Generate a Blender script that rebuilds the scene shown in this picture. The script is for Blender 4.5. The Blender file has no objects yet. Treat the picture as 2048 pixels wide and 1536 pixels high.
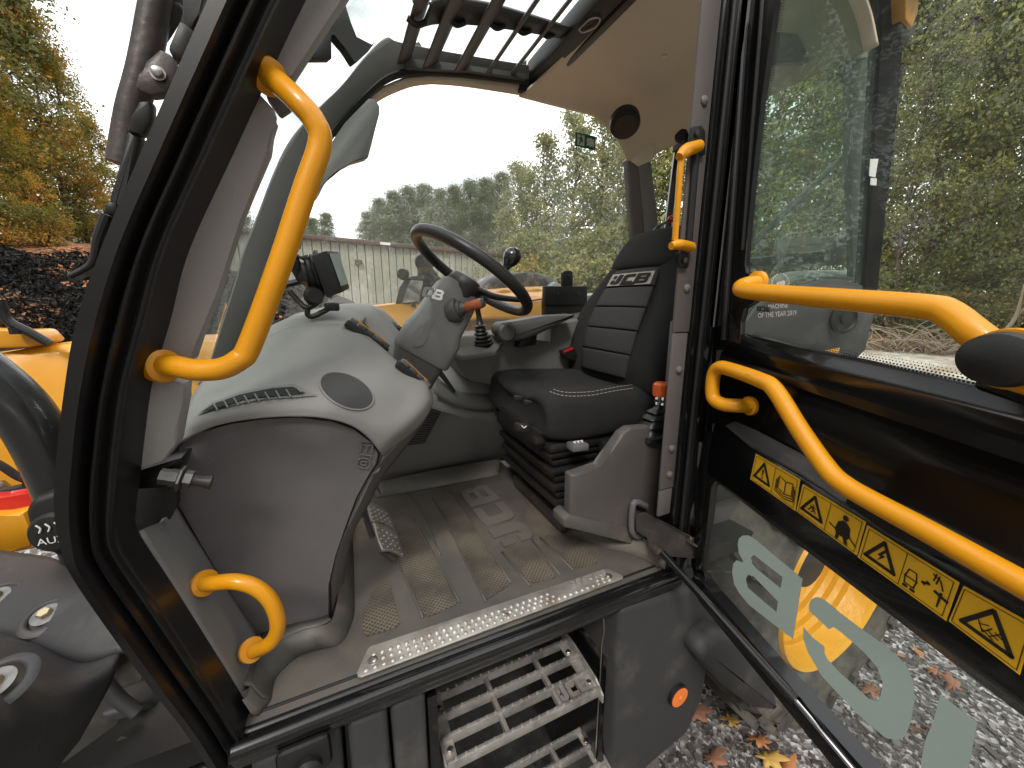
import bpy, bmesh, math, random
from mathutils import Vector, Matrix, noise
C = bpy.context.scene
COL = C.collection
R = math.radians
random.seed(7)

# ------------------------------------------------------------------ camera
F, YAW, PITCH = 769.0, R(24.6), R(12.1)
fwd = Vector((math.sin(YAW)*math.cos(PITCH), math.cos(YAW)*math.cos(PITCH), -math.sin(PITCH)))
rgt = Vector((math.cos(YAW), -math.sin(YAW), 0.0))
upv = rgt.cross(fwd)
EYE = Vector((0, 0, 1.72))
cd = bpy.data.cameras.new('camera'); cam = bpy.data.objects.new('camera', cd); COL.objects.link(cam)
cd.sensor_width = 36; cd.lens = 36*F/2048; cd.clip_start = 0.02; cd.clip_end = 2000
cam.matrix_world = Matrix.Translation(EYE) @ Matrix((rgt, upv, -fwd)).transposed().to_4x4()
C.camera = cam

# ------------------------------------------------------------------ sky, sun, exposure
SUN_EL, SUN_ROT = R(48), R(215)
w = bpy.data.worlds.new('World'); C.world = w; w.use_nodes = True
nt = w.node_tree; nt.nodes.clear()
def N(t, kind, **kw):
    n = t.nodes.new(kind)
    for k, v in kw.items(): setattr(n, k, v)
    return n
out = N(nt, 'ShaderNodeOutputWorld'); bg = N(nt, 'ShaderNodeBackground')
sky = N(nt, 'ShaderNodeTexSky', sky_type='NISHITA', sun_disc=False, sun_elevation=SUN_EL, sun_rotation=SUN_ROT)
sky.air_density = 1.0; sky.dust_density = 2.0
tc = N(nt, 'ShaderNodeTexCoord'); mp = N(nt, 'ShaderNodeMapping'); mp.inputs['Scale'].default_value = (1, 1, 3.0)
nz = N(nt, 'ShaderNodeTexNoise'); nz.inputs['Scale'].default_value = 3.2; nz.inputs['Detail'].default_value = 9; nz.inputs['Roughness'].default_value = .58
cr = N(nt, 'ShaderNodeValToRGB'); cr.color_ramp.elements[0].position = .40; cr.color_ramp.elements[0].color = (4.8, 4.9, 5.05, 1)
cr.color_ramp.elements[1].position = .66; cr.color_ramp.elements[1].color = (12.5, 12.3, 12.1, 1)
mx = N(nt, 'ShaderNodeMix', data_type='RGBA'); mx.inputs[0].default_value = .93
nt.links.new(tc.outputs['Generated'], mp.inputs[0]); nt.links.new(mp.outputs[0], nz.inputs[0]); nt.links.new(nz.outputs[0], cr.inputs[0])
nt.links.new(sky.outputs[0], mx.inputs[6]); nt.links.new(cr.outputs[0], mx.inputs[7]); nt.links.new(mx.outputs[2], bg.inputs[0])
bg.inputs[1].default_value = .095; nt.links.new(bg.outputs[0], out.inputs[0])
sd = bpy.data.lights.new('sun', 'SUN'); sd.energy = 0.9; sd.angle = R(14); sd.color = (1, .95, .88)
sun = bpy.data.objects.new('sun', sd); COL.objects.link(sun)
sdir = Vector((math.sin(SUN_ROT)*math.cos(SUN_EL), math.cos(SUN_ROT)*math.cos(SUN_EL), math.sin(SUN_EL)))
sun.rotation_euler = (-sdir).to_track_quat('-Z', 'Y').to_euler()
C.view_settings.view_transform = 'Standard'; C.view_settings.look = 'None'
C.view_settings.exposure = 1.6; C.view_settings.gamma = 1.0
C.render.engine = 'CYCLES'; C.cycles.max_bounces = 10; C.cycles.transparent_max_bounces = 24
C.cycles.diffuse_bounces = 5

# ------------------------------------------------------------------ locating helpers
def ray(px, py): return fwd*F + rgt*(px-1024) - upv*(py-768)
def P(px, py, **k):
    (a, v), = k.items(); i = 'xyz'.index(a); d = ray(px, py); return EYE + d*((v-EYE[i])/d[i])
def PY(lst, y): return [P(q[0], q[1], y=(q[2] if len(q) > 2 else y)) for q in lst]
DH = P(1400, 1085, y=.62); az = math.atan2(.24339, .96599)
DN = Vector((-math.cos(az), math.sin(az), 0))          # door's inner side
DU = Vector((-math.sin(az), -math.cos(az), 0))         # hinge to free edge
def D(px, py, off=0.0):
    d = ray(px, py); o = DH + DN*off; return EYE + d*((o-EYE).dot(DN)/d.dot(DN))

# ------------------------------------------------------------------ materials
MATS = {}
def mat(name, col, rough=.5, metal=0., bump=0., bscale=300., var=0., vscale=6., col2=None, coat=0., spec=.5, emit=None, dirt=None, dscale=4., dpos=(.5, .7), bdist=.002, stretch=None):
    m = bpy.data.materials.new(name); m.use_nodes = True; t = m.node_tree; b = t.nodes['Principled BSDF']
    b.inputs['Roughness'].default_value = rough; b.inputs['Metallic'].default_value = metal
    b.inputs['Specular IOR Level'].default_value = spec; b.inputs['Coat Weight'].default_value = coat; b.inputs['Coat Roughness'].default_value = .08
    tcn = N(t, 'ShaderNodeTexCoord'); src = tcn.outputs['Object']
    if stretch:
        mm = N(t, 'ShaderNodeMapping'); mm.inputs['Scale'].default_value = stretch; t.links.new(src, mm.inputs[0]); src = mm.outputs[0]
    c = (*col, 1); b.inputs['Base Color'].default_value = c; last = None
    if var or col2:
        n1 = N(t, 'ShaderNodeTexNoise'); n1.inputs['Scale'].default_value = vscale; n1.inputs['Detail'].default_value = 6
        t.links.new(src, n1.inputs[0]); x = N(t, 'ShaderNodeMix', data_type='RGBA')
        c2 = col2 or tuple(max(0, a*(1-var)) for a in col); c1 = col if col2 else tuple(a*(1+var) for a in col)
        x.inputs[6].default_value = (*c2, 1); x.inputs[7].default_value = (*c1, 1)
        rr = N(t, 'ShaderNodeMapRange'); rr.inputs[1].default_value = .35; rr.inputs[2].default_value = .65
        t.links.new(n1.outputs[0], rr.inputs[0]); t.links.new(rr.outputs[0], x.inputs[0]); last = x.outputs[2]
        r2 = N(t, 'ShaderNodeMapRange'); r2.inputs[3].default_value = max(.02, rough-.09); r2.inputs[4].default_value = min(1, rough+.1)
        t.links.new(n1.outputs[0], r2.inputs[0]); t.links.new(r2.outputs[0], b.inputs['Roughness'])
    if dirt:
        n2 = N(t, 'ShaderNodeTexNoise'); n2.inputs['Scale'].default_value = dscale; n2.inputs['Detail'].default_value = 8; n2.inputs['Roughness'].default_value = .65
        t.links.new(src, n2.inputs[0]); r3 = N(t, 'ShaderNodeMapRange'); r3.inputs[1].default_value = dpos[0]; r3.inputs[2].default_value = dpos[1]
        t.links.new(n2.outputs[0], r3.inputs[0]); x = N(t, 'ShaderNodeMix', data_type='RGBA'); x.inputs[7].default_value = (*dirt, 1)
        if last: t.links.new(last, x.inputs[6])
        else: x.inputs[6].default_value = c
        t.links.new(r3.outputs[0], x.inputs[0]); last = x.outputs[2]
    if last: t.links.new(last, b.inputs['Base Color'])
    if bump:
        n3 = N(t, 'ShaderNodeTexNoise'); n3.inputs['Scale'].default_value = bscale; n3.inputs['Detail'].default_value = 3
        t.links.new(src, n3.inputs[0]); bp = N(t, 'ShaderNodeBump'); bp.inputs['Strength'].default_value = bump; bp.inputs['Distance'].default_value = bdist
        t.links.new(n3.outputs[0], bp.inputs['Height']); t.links.new(bp.outputs[0], b.inputs['Normal'])
    if emit:
        b.inputs['Emission Color'].default_value = (*emit, 1); b.inputs['Emission Strength'].default_value = 1
    MATS[name] = m; return m
def glass(name, tint, refl=1.0, haze=0.0, hcol=(.6, .65, .62)):
    m = bpy.data.materials.new(name); m.use_nodes = True; t = m.node_tree; t.nodes.clear()
    o = N(t, 'ShaderNodeOutputMaterial'); tr = N(t, 'ShaderNodeBsdfTransparent'); tr.inputs[0].default_value = (*tint, 1)
    g = N(t, 'ShaderNodeBsdfGlossy'); g.inputs['Roughness'].default_value = .01; fw_ = N(t, 'ShaderNodeLayerWeight'); fw_.inputs[0].default_value = .5; pw = N(t, 'ShaderNodeMath', operation='POWER'); pw.inputs[1].default_value = 5; t.links.new(fw_.outputs['Facing'], pw.inputs[0]); fr = N(t, 'ShaderNodeMath', operation='MULTIPLY_ADD'); fr.inputs[1].default_value = .93; fr.inputs[2].default_value = .07; t.links.new(pw.outputs[0], fr.inputs[0])
    mu = N(t, 'ShaderNodeMath', operation='MULTIPLY'); mu.inputs[1].default_value = refl; t.links.new(fr.outputs[0], mu.inputs[0])
    mu.use_clamp = True
    m1 = N(t, 'ShaderNodeMixShader'); t.links.new(mu.outputs[0], m1.inputs[0]); t.links.new(g.outputs[0], m1.inputs[2])
    if haze:
        df = N(t, 'ShaderNodeBsdfDiffuse'); df.inputs[0].default_value = (*hcol, 1); tl = N(t, 'ShaderNodeBsdfTranslucent'); tl.inputs[0].default_value = (*hcol, 1)
        ms = N(t, 'ShaderNodeMixShader'); ms.inputs[0].default_value = .5; t.links.new(df.outputs[0], ms.inputs[1]); t.links.new(tl.outputs[0], ms.inputs[2])
        m2 = N(t, 'ShaderNodeMixShader'); tcn = N(t, 'ShaderNodeTexCoord'); nn = N(t, 'ShaderNodeTexNoise'); nn.inputs['Scale'].default_value = 5; nn.inputs['Detail'].default_value = 10; nn.inputs['Roughness'].default_value = .7
        t.links.new(tcn.outputs['Object'], nn.inputs[0]); rr = N(t, 'ShaderNodeMapRange'); rr.inputs[1].default_value = .3; rr.inputs[2].default_value = .75; rr.inputs[3].default_value = haze*.35; rr.inputs[4].default_value = haze*1.7
        t.links.new(nn.outputs[0], rr.inputs[0]); t.links.new(rr.outputs[0], m2.inputs[0])
        t.links.new(tr.outputs[0], m2.inputs[1]); t.links.new(ms.outputs[0], m2.inputs[2]); t.links.new(m2.outputs[0], m1.inputs[1])
    else: t.links.new(tr.outputs[0], m1.inputs[1])
    t.links.new(m1.outputs[0], o.inputs[0]); MATS[name] = m; return m
M = MATS
mat('black_paint', (.006, .0055, .006), .36, bump=.08, bscale=900, spec=.35, coat=.08, dirt=(.06, .055, .05), dscale=14, dpos=(.66, .9))
mat('black_gloss', (.005, .005, .0055), .22, spec=.4, coat=.3, bump=.05, bscale=500, dirt=(.04, .036, .032), dscale=18, dpos=(.6, .9))
mat('seal_rubber', (.009, .009, .0095), .45, spec=.4, bump=.15, bscale=250, dirt=(.07, .065, .06), dscale=16, dpos=(.62, .85))
mat('black_plastic', (.010, .010, .0105), .48, spec=.4, bump=.3, bscale=600, bdist=.001, dirt=(.07, .065, .06), dscale=9, dpos=(.6, .9))
mat('fender_plastic', (.034, .034, .036), .55, spec=.4, bump=.3, bscale=420, bdist=.001, dirt=(.12, .11, .1), dscale=5, dpos=(.52, .85))
mat('light_grey', (.22, .214, .208), .66, spec=.35, bump=.35, bscale=700, var=.05, bdist=.0012, dirt=(.2, .18, .16), dscale=5, dpos=(.6, .9))
mat('trim_grey', (.285, .272, .272), .55, bump=.9, bscale=420, bdist=.0007, var=.03)
mat('dark_grey', (.112, .105, .110), .55, bump=.6, bscale=600, bdist=.0012, var=.08, dirt=(.14, .125, .11), dscale=5, dpos=(.55, .85))
mat('mid_grey', (.175, .173, .172), .55, bump=.4, bscale=600, bdist=.0012, var=.06, dirt=(.2, .175, .14), dscale=5, dpos=(.6, .9))
mat('column_grey', (.15, .15, .148), .55, bump=.4, bscale=700, bdist=.001)
mat('console_grey', (.125, .123, .117), .6, bump=.4, bscale=600, bdist=.001, dirt=(.2, .18, .15), dscale=6, dpos=(.6, .9))
mat('console_dark', (.06, .06, .06), .5, bump=.4, bscale=600, bdist=.001)
mat('pillar_brown', (.095, .082, .078), .6, bump=.4, bscale=500, bdist=.001, var=.05)
mat('far_pillar', (.14, .14, .138), .5, bump=.4, bscale=500, bdist=.001)
mat('liner_tan', (.68, .575, .455), .8, bump=.5, bscale=700, bdist=.001, var=.05, vscale=3)
mat('mat_rubber', (.098, .088, .075), .5, bump=.5, bscale=420, bdist=.0015, col2=(.066, .062, .057), vscale=7, dirt=(.18, .14, .10), dscale=4.5, dpos=(.52, .82))
mat('mat_logo', (.11, .10, .088), .5, bump=.4, bscale=420, var=.1)
mat('yellow_paint', (.63, .262, .004), .36, coat=.22, spec=.4, bump=.12, bscale=160, var=.05, dirt=(.35, .16, .03), dscale=26, dpos=(.66, .84))
mat('yellow_body', (.68, .30, .012), .4, coat=.2, bump=.1, bscale=60, var=.06, dirt=(.45, .24, .06), dscale=7, dpos=(.55, .85))
mat('decal_yellow', (.72, .40, .014), .4, var=.03, coat=.2)
mat('decal_black', (.012, .01, .008), .5)
mat('aluminium', (.55, .53, .49), .38, metal=.7, bump=.35, bscale=120, var=.12, vscale=20, dirt=(.3, .22, .15), dscale=13, dpos=(.5, .8))
mat('step_metal', (.46, .435, .41), .42, metal=.55, bump=.5, bscale=150, var=.15, vscale=18, dirt=(.12, .1, .085), dscale=10, dpos=(.45, .75))
mat('steel', (.36, .34, .32), .34, metal=1, var=.1, vscale=40)
mat('dark_steel', (.05, .045, .045), .45, metal=.5, bump=.4, bscale=100, dirt=(.1, .08, .07), dscale=12)
mat('seat_fabric', (.021, .021, .022), .9, bump=1, bscale=1400, bdist=.0012, var=.1, vscale=30, spec=.2)
mat('seat_panel', (.034, .034, .035), .8, bump=1, bscale=1000, bdist=.0012, spec=.25)
mat('stitch', (.42, .38, .33), .8)
mat('logo_grey', (.3, .28, .24), .6)
mat('leather', (.02, .019, .019), .36, bump=.3, bscale=500, bdist=.001)
mat('bellows', (.009, .009, .0095), .42, bump=.2, bscale=300)
mat('orange_knob', (.62, .11, .02), .4, var=.06)
mat('amber_knob', (.32, .085, .035), .3, coat=.3)
mat('reflector', (.9, .2, .02), .25, coat=.6)
mat('red_plastic', (.5, .015, .012), .35)
mat('white_mark', (.75, .75, .73), .6)
mat('screen', (.27, .32, .32), .2, coat=.5, var=.1, vscale=12)
mat('green_mark', (.02, .16, .07), .5)
mat('frost', (.34, .42, .38), .6, var=.04)
mat('rim_yellow', (.70, .34, .01), .4, bump=.4, bscale=12, bdist=.02, dirt=(.4, .25, .1), dscale=8, dpos=(.55, .85))
mat('tyre', (.045, .042, .038), .85, bump=.6, bscale=60, dirt=(.16, .14, .11), dscale=6, dpos=(.4, .7))
mat('dark_void', (.008, .008, .008), .8)
mat('old_steel', (.2, .195, .19), .45, metal=.8, var=.2, vscale=60)
mat('bark', (.12, .085, .06), .9, bump=1, bscale=20, bdist=.03, col2=(.05, .036, .028), vscale=9)
mat('siding', (.31, .31, .255), .55, bump=.2, bscale=4, var=.05, dirt=(.4, .38, .32), dscale=.6)
mat('eave_brown', (.1, .055, .05), .5)
mat('mulch', (.028, .024, .021), .95, bump=1, bscale=14, bdist=.12, col2=(.008, .0075, .007), vscale=12)
mat('car_red', (.4, .03, .03), .3, coat=.5)
mat('car_glass', (.05, .07, .07), .05, coat=1)
mat('pale_blue', (.3, .36, .4), .4)
mat('twig', (.32, .25, .18), .9)
mat('chrome', (.8, .8, .8), .12, metal=1)
mat('green_lamp', (.05, .5, .25), .3)
glass('glass_clear', (.93, .95, .93), .7, .13, (.66, .69, .64))
glass('glass_low', (.88, .92, .89), .5, .06)
glass('glass_screen', (.83, .90, .87), 1.0, .10)
glass('glass_roof', (.93, .96, .94), 1.0, .02)
glass('glass_door', (.86, .91, .88), .45, .05)
glass('glass_quarter', (.66, .80, .71), .4, .13, (.33, .45, .38))
# fine diamond grip pattern of the mat's patches
m = mat('grip_patch', (.20, .145, .095), .6)
t = m.node_tree; b = t.nodes['Principled BSDF']; tcn = N(t, 'ShaderNodeTexCoord'); mm = N(t, 'ShaderNodeMapping'); mm.inputs['Rotation'].default_value = (0, 0, R(45))
t.links.new(tcn.outputs['Object'], mm.inputs[0]); ck = N(t, 'ShaderNodeTexVoronoi', feature='F1', distance='CHEBYCHEV'); ck.inputs['Scale'].default_value = 120; ck.inputs['Randomness'].default_value = 0
t.links.new(mm.outputs[0], ck.inputs[0]); r_ = N(t, 'ShaderNodeMapRange'); r_.inputs[1].default_value = .22; r_.inputs[2].default_value = .38; t.links.new(ck.outputs['Distance'], r_.inputs[0])
x = N(t, 'ShaderNodeMix', data_type='RGBA'); x.inputs[6].default_value = (.058, .051, .043, 1); x.inputs[7].default_value = (.165, .135, .10, 1)
nn = N(t, 'ShaderNodeTexNoise'); nn.inputs['Scale'].default_value = 9; nn.inputs['Detail'].default_value = 6; t.links.new(tcn.outputs['Object'], nn.inputs[0])
r2 = N(t, 'ShaderNodeMapRange'); r2.inputs[1].default_value = .35; r2.inputs[2].default_value = .6; t.links.new(nn.outputs[0], r2.inputs[0])
mu = N(t, 'ShaderNodeMath', operation='MULTIPLY'); t.links.new(r_.outputs[0], mu.inputs[0]); t.links.new(r2.outputs[0], mu.inputs[1])
t.links.new(mu.outputs[0], x.inputs[0]); t.links.new(x.outputs[2], b.inputs['Base Color'])
bp = N(t, 'ShaderNodeBump'); bp.inputs['Distance'].default_value = .002; bp.invert = True; t.links.new(r_.outputs[0], bp.inputs['Height']); t.links.new(bp.outputs[0], b.inputs['Normal'])
# far side mesh speaker grille
m = mat('speaker_mesh', (.05, .05, .052), .55, bump=1, bscale=1200)
# leaf materials: colour varies leaf by leaf
def leafmat(name, cols, bright=1.0):
    m = bpy.data.materials.new(name); m.use_nodes = True; t = m.node_tree; b = t.nodes['Principled BSDF']
    g = N(t, 'ShaderNodeNewGeometry'); tcn = N(t, 'ShaderNodeTexCoord'); nn = N(t, 'ShaderNodeTexNoise'); nn.inputs['Scale'].default_value = .55; nn.inputs['Detail'].default_value = 5
    t.links.new(tcn.outputs['Object'], nn.inputs[0])
    a = N(t, 'ShaderNodeMath', operation='MULTIPLY'); a.inputs[1].default_value = .42; t.links.new(g.outputs['Random Per Island'], a.inputs[0])
    r0 = N(t, 'ShaderNodeMapRange'); r0.inputs[1].default_value = .3; r0.inputs[2].default_value = .7; r0.inputs[4].default_value = .58; t.links.new(nn.outputs[0], r0.inputs[0])
    s = N(t, 'ShaderNodeMath', operation='ADD'); t.links.new(a.outputs[0], s.inputs[0]); t.links.new(r0.outputs[0], s.inputs[1])
    cr = N(t, 'ShaderNodeValToRGB'); e = cr.color_ramp.elements
    while len(e) < len(cols): e.new(.5)
    for i, c in enumerate(cols): e[i].position = i/(len(cols)-1); e[i].color = (*[min(.8, v*1.45) for v in c], 1)
    t.links.new(s.outputs[0], cr.inputs[0]); t.links.new(cr.outputs[0], b.inputs['Base Color']); b.inputs['Roughness'].default_value = .6; b.inputs['Specular IOR Level'].default_value = .3
    tl = N(t, 'ShaderNodeBsdfTranslucent'); t.links.new(cr.outputs[0], tl.inputs[0]); ms = N(t, 'ShaderNodeMixShader'); ms.inputs[0].default_value = .4
    o = t.nodes['Material Output']; t.links.new(b.outputs[0], ms.inputs[1]); t.links.new(tl.outputs[0], ms.inputs[2]); t.links.new(ms.outputs[0], o.inputs[0]); MATS[name] = m
leafmat('leaf_green', [(.05, .062, .028), (.09, .105, .042), (.15, .16, .062), (.23, .22, .08), (.36, .28, .07)])
leafmat('leaf_pine', [(.07, .085, .055), (.10, .118, .072), (.13, .145, .09), (.18, .19, .115)])  # haze painted in: pine greens paled, like leaf_hazy below
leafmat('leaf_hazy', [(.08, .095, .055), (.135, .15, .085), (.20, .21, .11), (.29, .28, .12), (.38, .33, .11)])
leafmat('leaf_autumn', [(.045, .06, .02), (.085, .10, .025), (.15, .14, .03), (.36, .20, .035), (.42, .13, .03)])
leafmat('leaf_gold', [(.06, .075, .02), (.12, .13, .025), (.30, .23, .03), (.5, .24, .03), (.45, .13, .03)])
leafmat('litter', [(.13, .07, .04), (.22, .11, .055), (.36, .16, .07), (.45, .2, .08)])

# ------------------------------------------------------------------ mesh building
WLOC = {}
def tag(o, label=None, cat=None, group=None, kind=None):
    if label: o['label'] = label
    if cat: o['category'] = cat
    if group: o['group'] = group
    if kind: o['kind'] = kind
    return o
def empty(name, loc, label=None, cat=None, group=None):
    o = bpy.data.objects.new(name, None); COL.objects.link(o); o.location = loc; o.empty_display_size = .1; WLOC[o] = Vector(loc)
    return tag(o, label, cat, group)
def catmull(pts, n):
    pts = [Vector(p) for p in pts]
    if len(pts) < 3 or n < 2: return pts
    o = []
    for i in range(len(pts)-1):
        p0 = pts[max(i-1, 0)]; p1 = pts[i]; p2 = pts[i+1]; p3 = pts[min(i+2, len(pts)-1)]
        if i == 0: p0 = p1*2-p2
        if i == len(pts)-2: p3 = p2*2-p1
        for k in range(n):
            s = k/n; o.append(.5*((2*p1)+(p2-p0)*s+(2*p0-5*p1+4*p2-p3)*s*s+(-p0+3*p1-3*p2+p3)*s*s*s))
    o.append(pts[-1]); return o
class MB:
    def __init__(s): s.bm = bmesh.new()
    def add(s, vs, fs):
        v = [s.bm.verts.new(p) for p in vs]
        for f in fs:
            try: s.bm.faces.new([v[i] for i in f])
            except ValueError: pass
        return s
    def box(s, c, size, rot=None, bev=0., seg=2):
        c = Vector(c); x, y, z = [a/2 for a in size]; r = rot or Matrix.Identity(3)
        b2 = bmesh.new(); bmesh.ops.create_cube(b2, size=1)
        for v in b2.verts: v.co = Vector((v.co.x*2*x, v.co.y*2*y, v.co.z*2*z))
        if bev: bmesh.ops.bevel(b2, geom=b2.edges[:], offset=bev, segments=seg, affect='EDGES', profile=.5)
        for v in b2.verts: v.co = r @ v.co + c
        return s._merge(b2)
    def _merge(s, b2):
        mp = {v: s.bm.verts.new(v.co) for v in b2.verts}
        for f in b2.faces:
            try: s.bm.faces.new([mp[v] for v in f.verts])
            except ValueError: pass
        b2.free(); return s
    def prism(s, pts, vec, bev=0., seg=2):
        pts = [Vector(p) for p in pts]; vec = Vector(vec); b2 = bmesh.new()
        a = [b2.verts.new(p) for p in pts]; b = [b2.verts.new(p+vec) for p in pts]; n = len(pts)
        b2.faces.new(a); b2.faces.new(b[::-1])
        for i in range(n): b2.faces.new((a[i], b[i], b[(i+1) % n], a[(i+1) % n]))
        if bev: bmesh.ops.bevel(b2, geom=b2.edges[:], offset=bev, segments=seg, affect='EDGES', profile=.5)
        bmesh.ops.recalc_face_normals(b2, faces=b2.faces[:])
        return s._merge(b2)
    def rings(s, rings, closed=True, caps=True):
        vv = [[s.bm.verts.new(p) for p in r] for r in rings]; n = len(rings[0])
        for i in range(len(vv)-1):
            for j in range(n if closed else n-1):
                try: s.bm.faces.new((vv[i][j], vv[i][(j+1) % n], vv[i+1][(j+1) % n], vv[i+1][j]))
                except ValueError: pass
        if caps and closed:
            try: s.bm.faces.new(vv[0][::-1]); s.bm.faces.new(vv[-1])
            except ValueError: pass
        return s
    def tube(s, pts, r, res=14, sm=6, sq=1.0, up=None, caps=True):
        n0 = len(pts); rr = r if isinstance(r, (list, tuple)) else [r]*n0
        pts = catmull(pts, sm) if sm > 1 and n0 > 2 else [Vector(p) for p in pts]
        k = (len(pts)-1)/(n0-1); rings = []; prev = None
        for i, p in enumerate(pts):
            a = pts[min(i+1, len(pts)-1)]-pts[max(i-1, 0)]
            if a.length < 1e-9: a = Vector((0, 0, 1))
            a.normalize()
            if prev is None:
                ref = Vector(up) if up else (Vector((0, 0, 1)) if abs(a.z) < .9 else Vector((1, 0, 0))); u = a.cross(ref).normalized()
            else: u = (prev-a*prev.dot(a)).normalized()
            prev = u; v = a.cross(u); q = i/k; i0 = min(int(q), n0-2); rad = rr[i0]*(1-(q-i0))+rr[i0+1]*(q-i0)
            rings.append([p+u*math.cos(2*math.pi*j/res)*rad+v*math.sin(2*math.pi*j/res)*rad*sq for j in range(res)])
        return s.rings(rings, True, caps)
    def rev(s, o, ax, prof, seg=28, sq=(1, 1), ref=None, caps=True):
        o = Vector(o); ax = Vector(ax).normalized(); ref = Vector(ref) if ref else (Vector((0, 0, 1)) if abs(ax.z) < .9 else Vector((1, 0, 0)))
        u = ax.cross(ref).normalized(); v = ax.cross(u)
        return s.rings([[o+ax*h+u*math.cos(2*math.pi*j/seg)*r*sq[0]+v*math.sin(2*math.pi*j/seg)*r*sq[1] for j in range(seg)] for r, h in prof], True, caps)
    def patch(s, grid, nu=6, nv=6, thick=0.):
        rows = [catmull(r, nu) for r in grid]; cols = [catmull([r[j] for r in rows], nv) for j in range(len(rows[0]))]
        s.rings(cols, False, False)
        return s
    def each(s, name, m, parent=None, **kw):
        seen = set(); out_ = []; s.bm.verts.index_update()
        for v0 in s.bm.verts:
            if v0 in seen: continue
            st_ = [v0]; seen.add(v0); comp = []
            while st_:
                q = st_.pop(); comp.append(q)
                for e_ in q.link_edges:
                    o_ = e_.other_vert(q)
                    if o_ not in seen: seen.add(o_); st_.append(o_)
            mp_ = {}; n_ = MB()
            for q in comp: mp_[q] = n_.bm.verts.new(q.co)
            fs_ = {f for q in comp for f in q.link_faces}
            for f in fs_: n_.bm.faces.new([mp_[q] for q in f.verts])
            out_.append(n_.build(name, m, parent, **kw))
        s.bm.free(); return out_
    def build(s, name, m, parent=None, smooth=35, weld=0., solid=0., sub=0, label=None):
        bm = s.bm
        if weld: bmesh.ops.remove_doubles(bm, verts=bm.verts[:], dist=weld)
        bmesh.ops.recalc_face_normals(bm, faces=bm.faces[:])
        if not bm.verts: raise ValueError(name)
        mn = Vector([min(v.co[i] for v in bm.verts) for i in range(3)]); mxx = Vector([max(v.co[i] for v in bm.verts) for i in range(3)]); c = (mn+mxx)/2
        if parent is None: c.z = mn.z
        bmesh.ops.translate(bm, verts=bm.verts[:], vec=-c)
        me = bpy.data.meshes.new(name); bm.to_mesh(me); bm.free(); me.materials.append(M[m] if isinstance(m, str) else m)
        me.shade_smooth()
        if smooth < 180: me.set_sharp_from_angle(angle=R(smooth))
        o = bpy.data.objects.new(name, me); COL.objects.link(o)
        WLOC[o] = c.copy()
        if parent: o.parent = parent; o.location = c-WLOC[parent]
        else: o.location = c
        if solid:
            q = o.modifiers.new('solid', 'SOLIDIFY'); q.thickness = solid; q.offset = 0
        if sub:
            q = o.modifiers.new('sub', 'SUBSURF'); q.levels = sub; q.render_levels = sub
        if label: o['label'] = label
        return o
def bil(q, u, v):   # q = TL, TR, BR, BL
    return q[0]*(1-u)*(1-v)+q[1]*u*(1-v)+q[2]*u*v+q[3]*(1-u)*v
LOGO = [[(0, .60), (.26, .60), (.26, .92), (0, .92)],
        [(.42, 1), (.80, 1), (.80, .26), (.72, .08), (.56, 0), (.14, 0), (0, .12), (0, .42), (.28, .42), (.28, .27), (.42, .27)],
        [(.95, .2), (1.03, .06), (1.18, 0), (1.85, 0), (1.85, .27), (1.33, .27), (1.29, .31), (1.29, .69), (1.33, .73), (1.85, .73), (1.85, 1), (1.18, 1), (1.03, .94), (.95, .8)],
        [(2.0, 0), (2.33, 0), (2.33, 1), (2.0, 1)], [(2.33, .78), (2.76, .78), (2.76, 1), (2.33, 1)], [(2.33, .41), (2.76, .41), (2.76, .60), (2.33, .60)],
        [(2.33, 0), (2.76, 0), (2.76, .23), (2.33, .23)], [(2.76, .5), (2.93, .5), (3.03, .6), (3.03, .83), (2.95, .96), (2.76, 1)], [(2.76, 0), (2.95, .04), (3.03, .17), (3.03, .4), (2.93, .5), (2.76, .5)]]
def logo(mb, f, vec, polys=LOGO):
    for pl in polys: mb.prism([f(a/3.03, b_) for a, b_ in pl], vec)
    return mb
def text_mesh(mb, s, f, vec, asp=1.0):
    cu = bpy.data.curves.new('t', 'FONT'); cu.body = s; cu.resolution_u = 2; o = bpy.data.objects.new('t', cu); COL.objects.link(o)
    dg = bpy.context.evaluated_depsgraph_get(); me = bpy.data.meshes.new_from_object(o.evaluated_get(dg))
    xs = [v.co.x for v in me.vertices]; ys = [v.co.y for v in me.vertices]; x0, x1, y0, y1 = min(xs), max(xs), min(ys), max(ys); vec = Vector(vec)
    mb.add([f((v.co.x-x0)/(x1-x0), (v.co.y-y0)/(y1-y0))+vec for v in me.vertices], [list(p.vertices) for p in me.polygons])
    COL.objects.unlink(o); bpy.data.objects.remove(o); bpy.data.curves.remove(cu); bpy.data.meshes.remove(me); return mb
def frame_loft(mb, outer, inner, prof, n=8):
    a = catmull(outer, n); b_ = catmull(inner, n)
    mb.rings([[p.lerp(q, t_)+Vector(dv) for t_, dv in prof] for p, q in zip(a, b_)], False, False); return mb

# ================================================================== TELEHANDLER
TH = empty('telehandler', (.4, 1.1, 0), 'yellow and black telehandler with its cab door open, steering wheel and black seat inside', 'telehandler')

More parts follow.
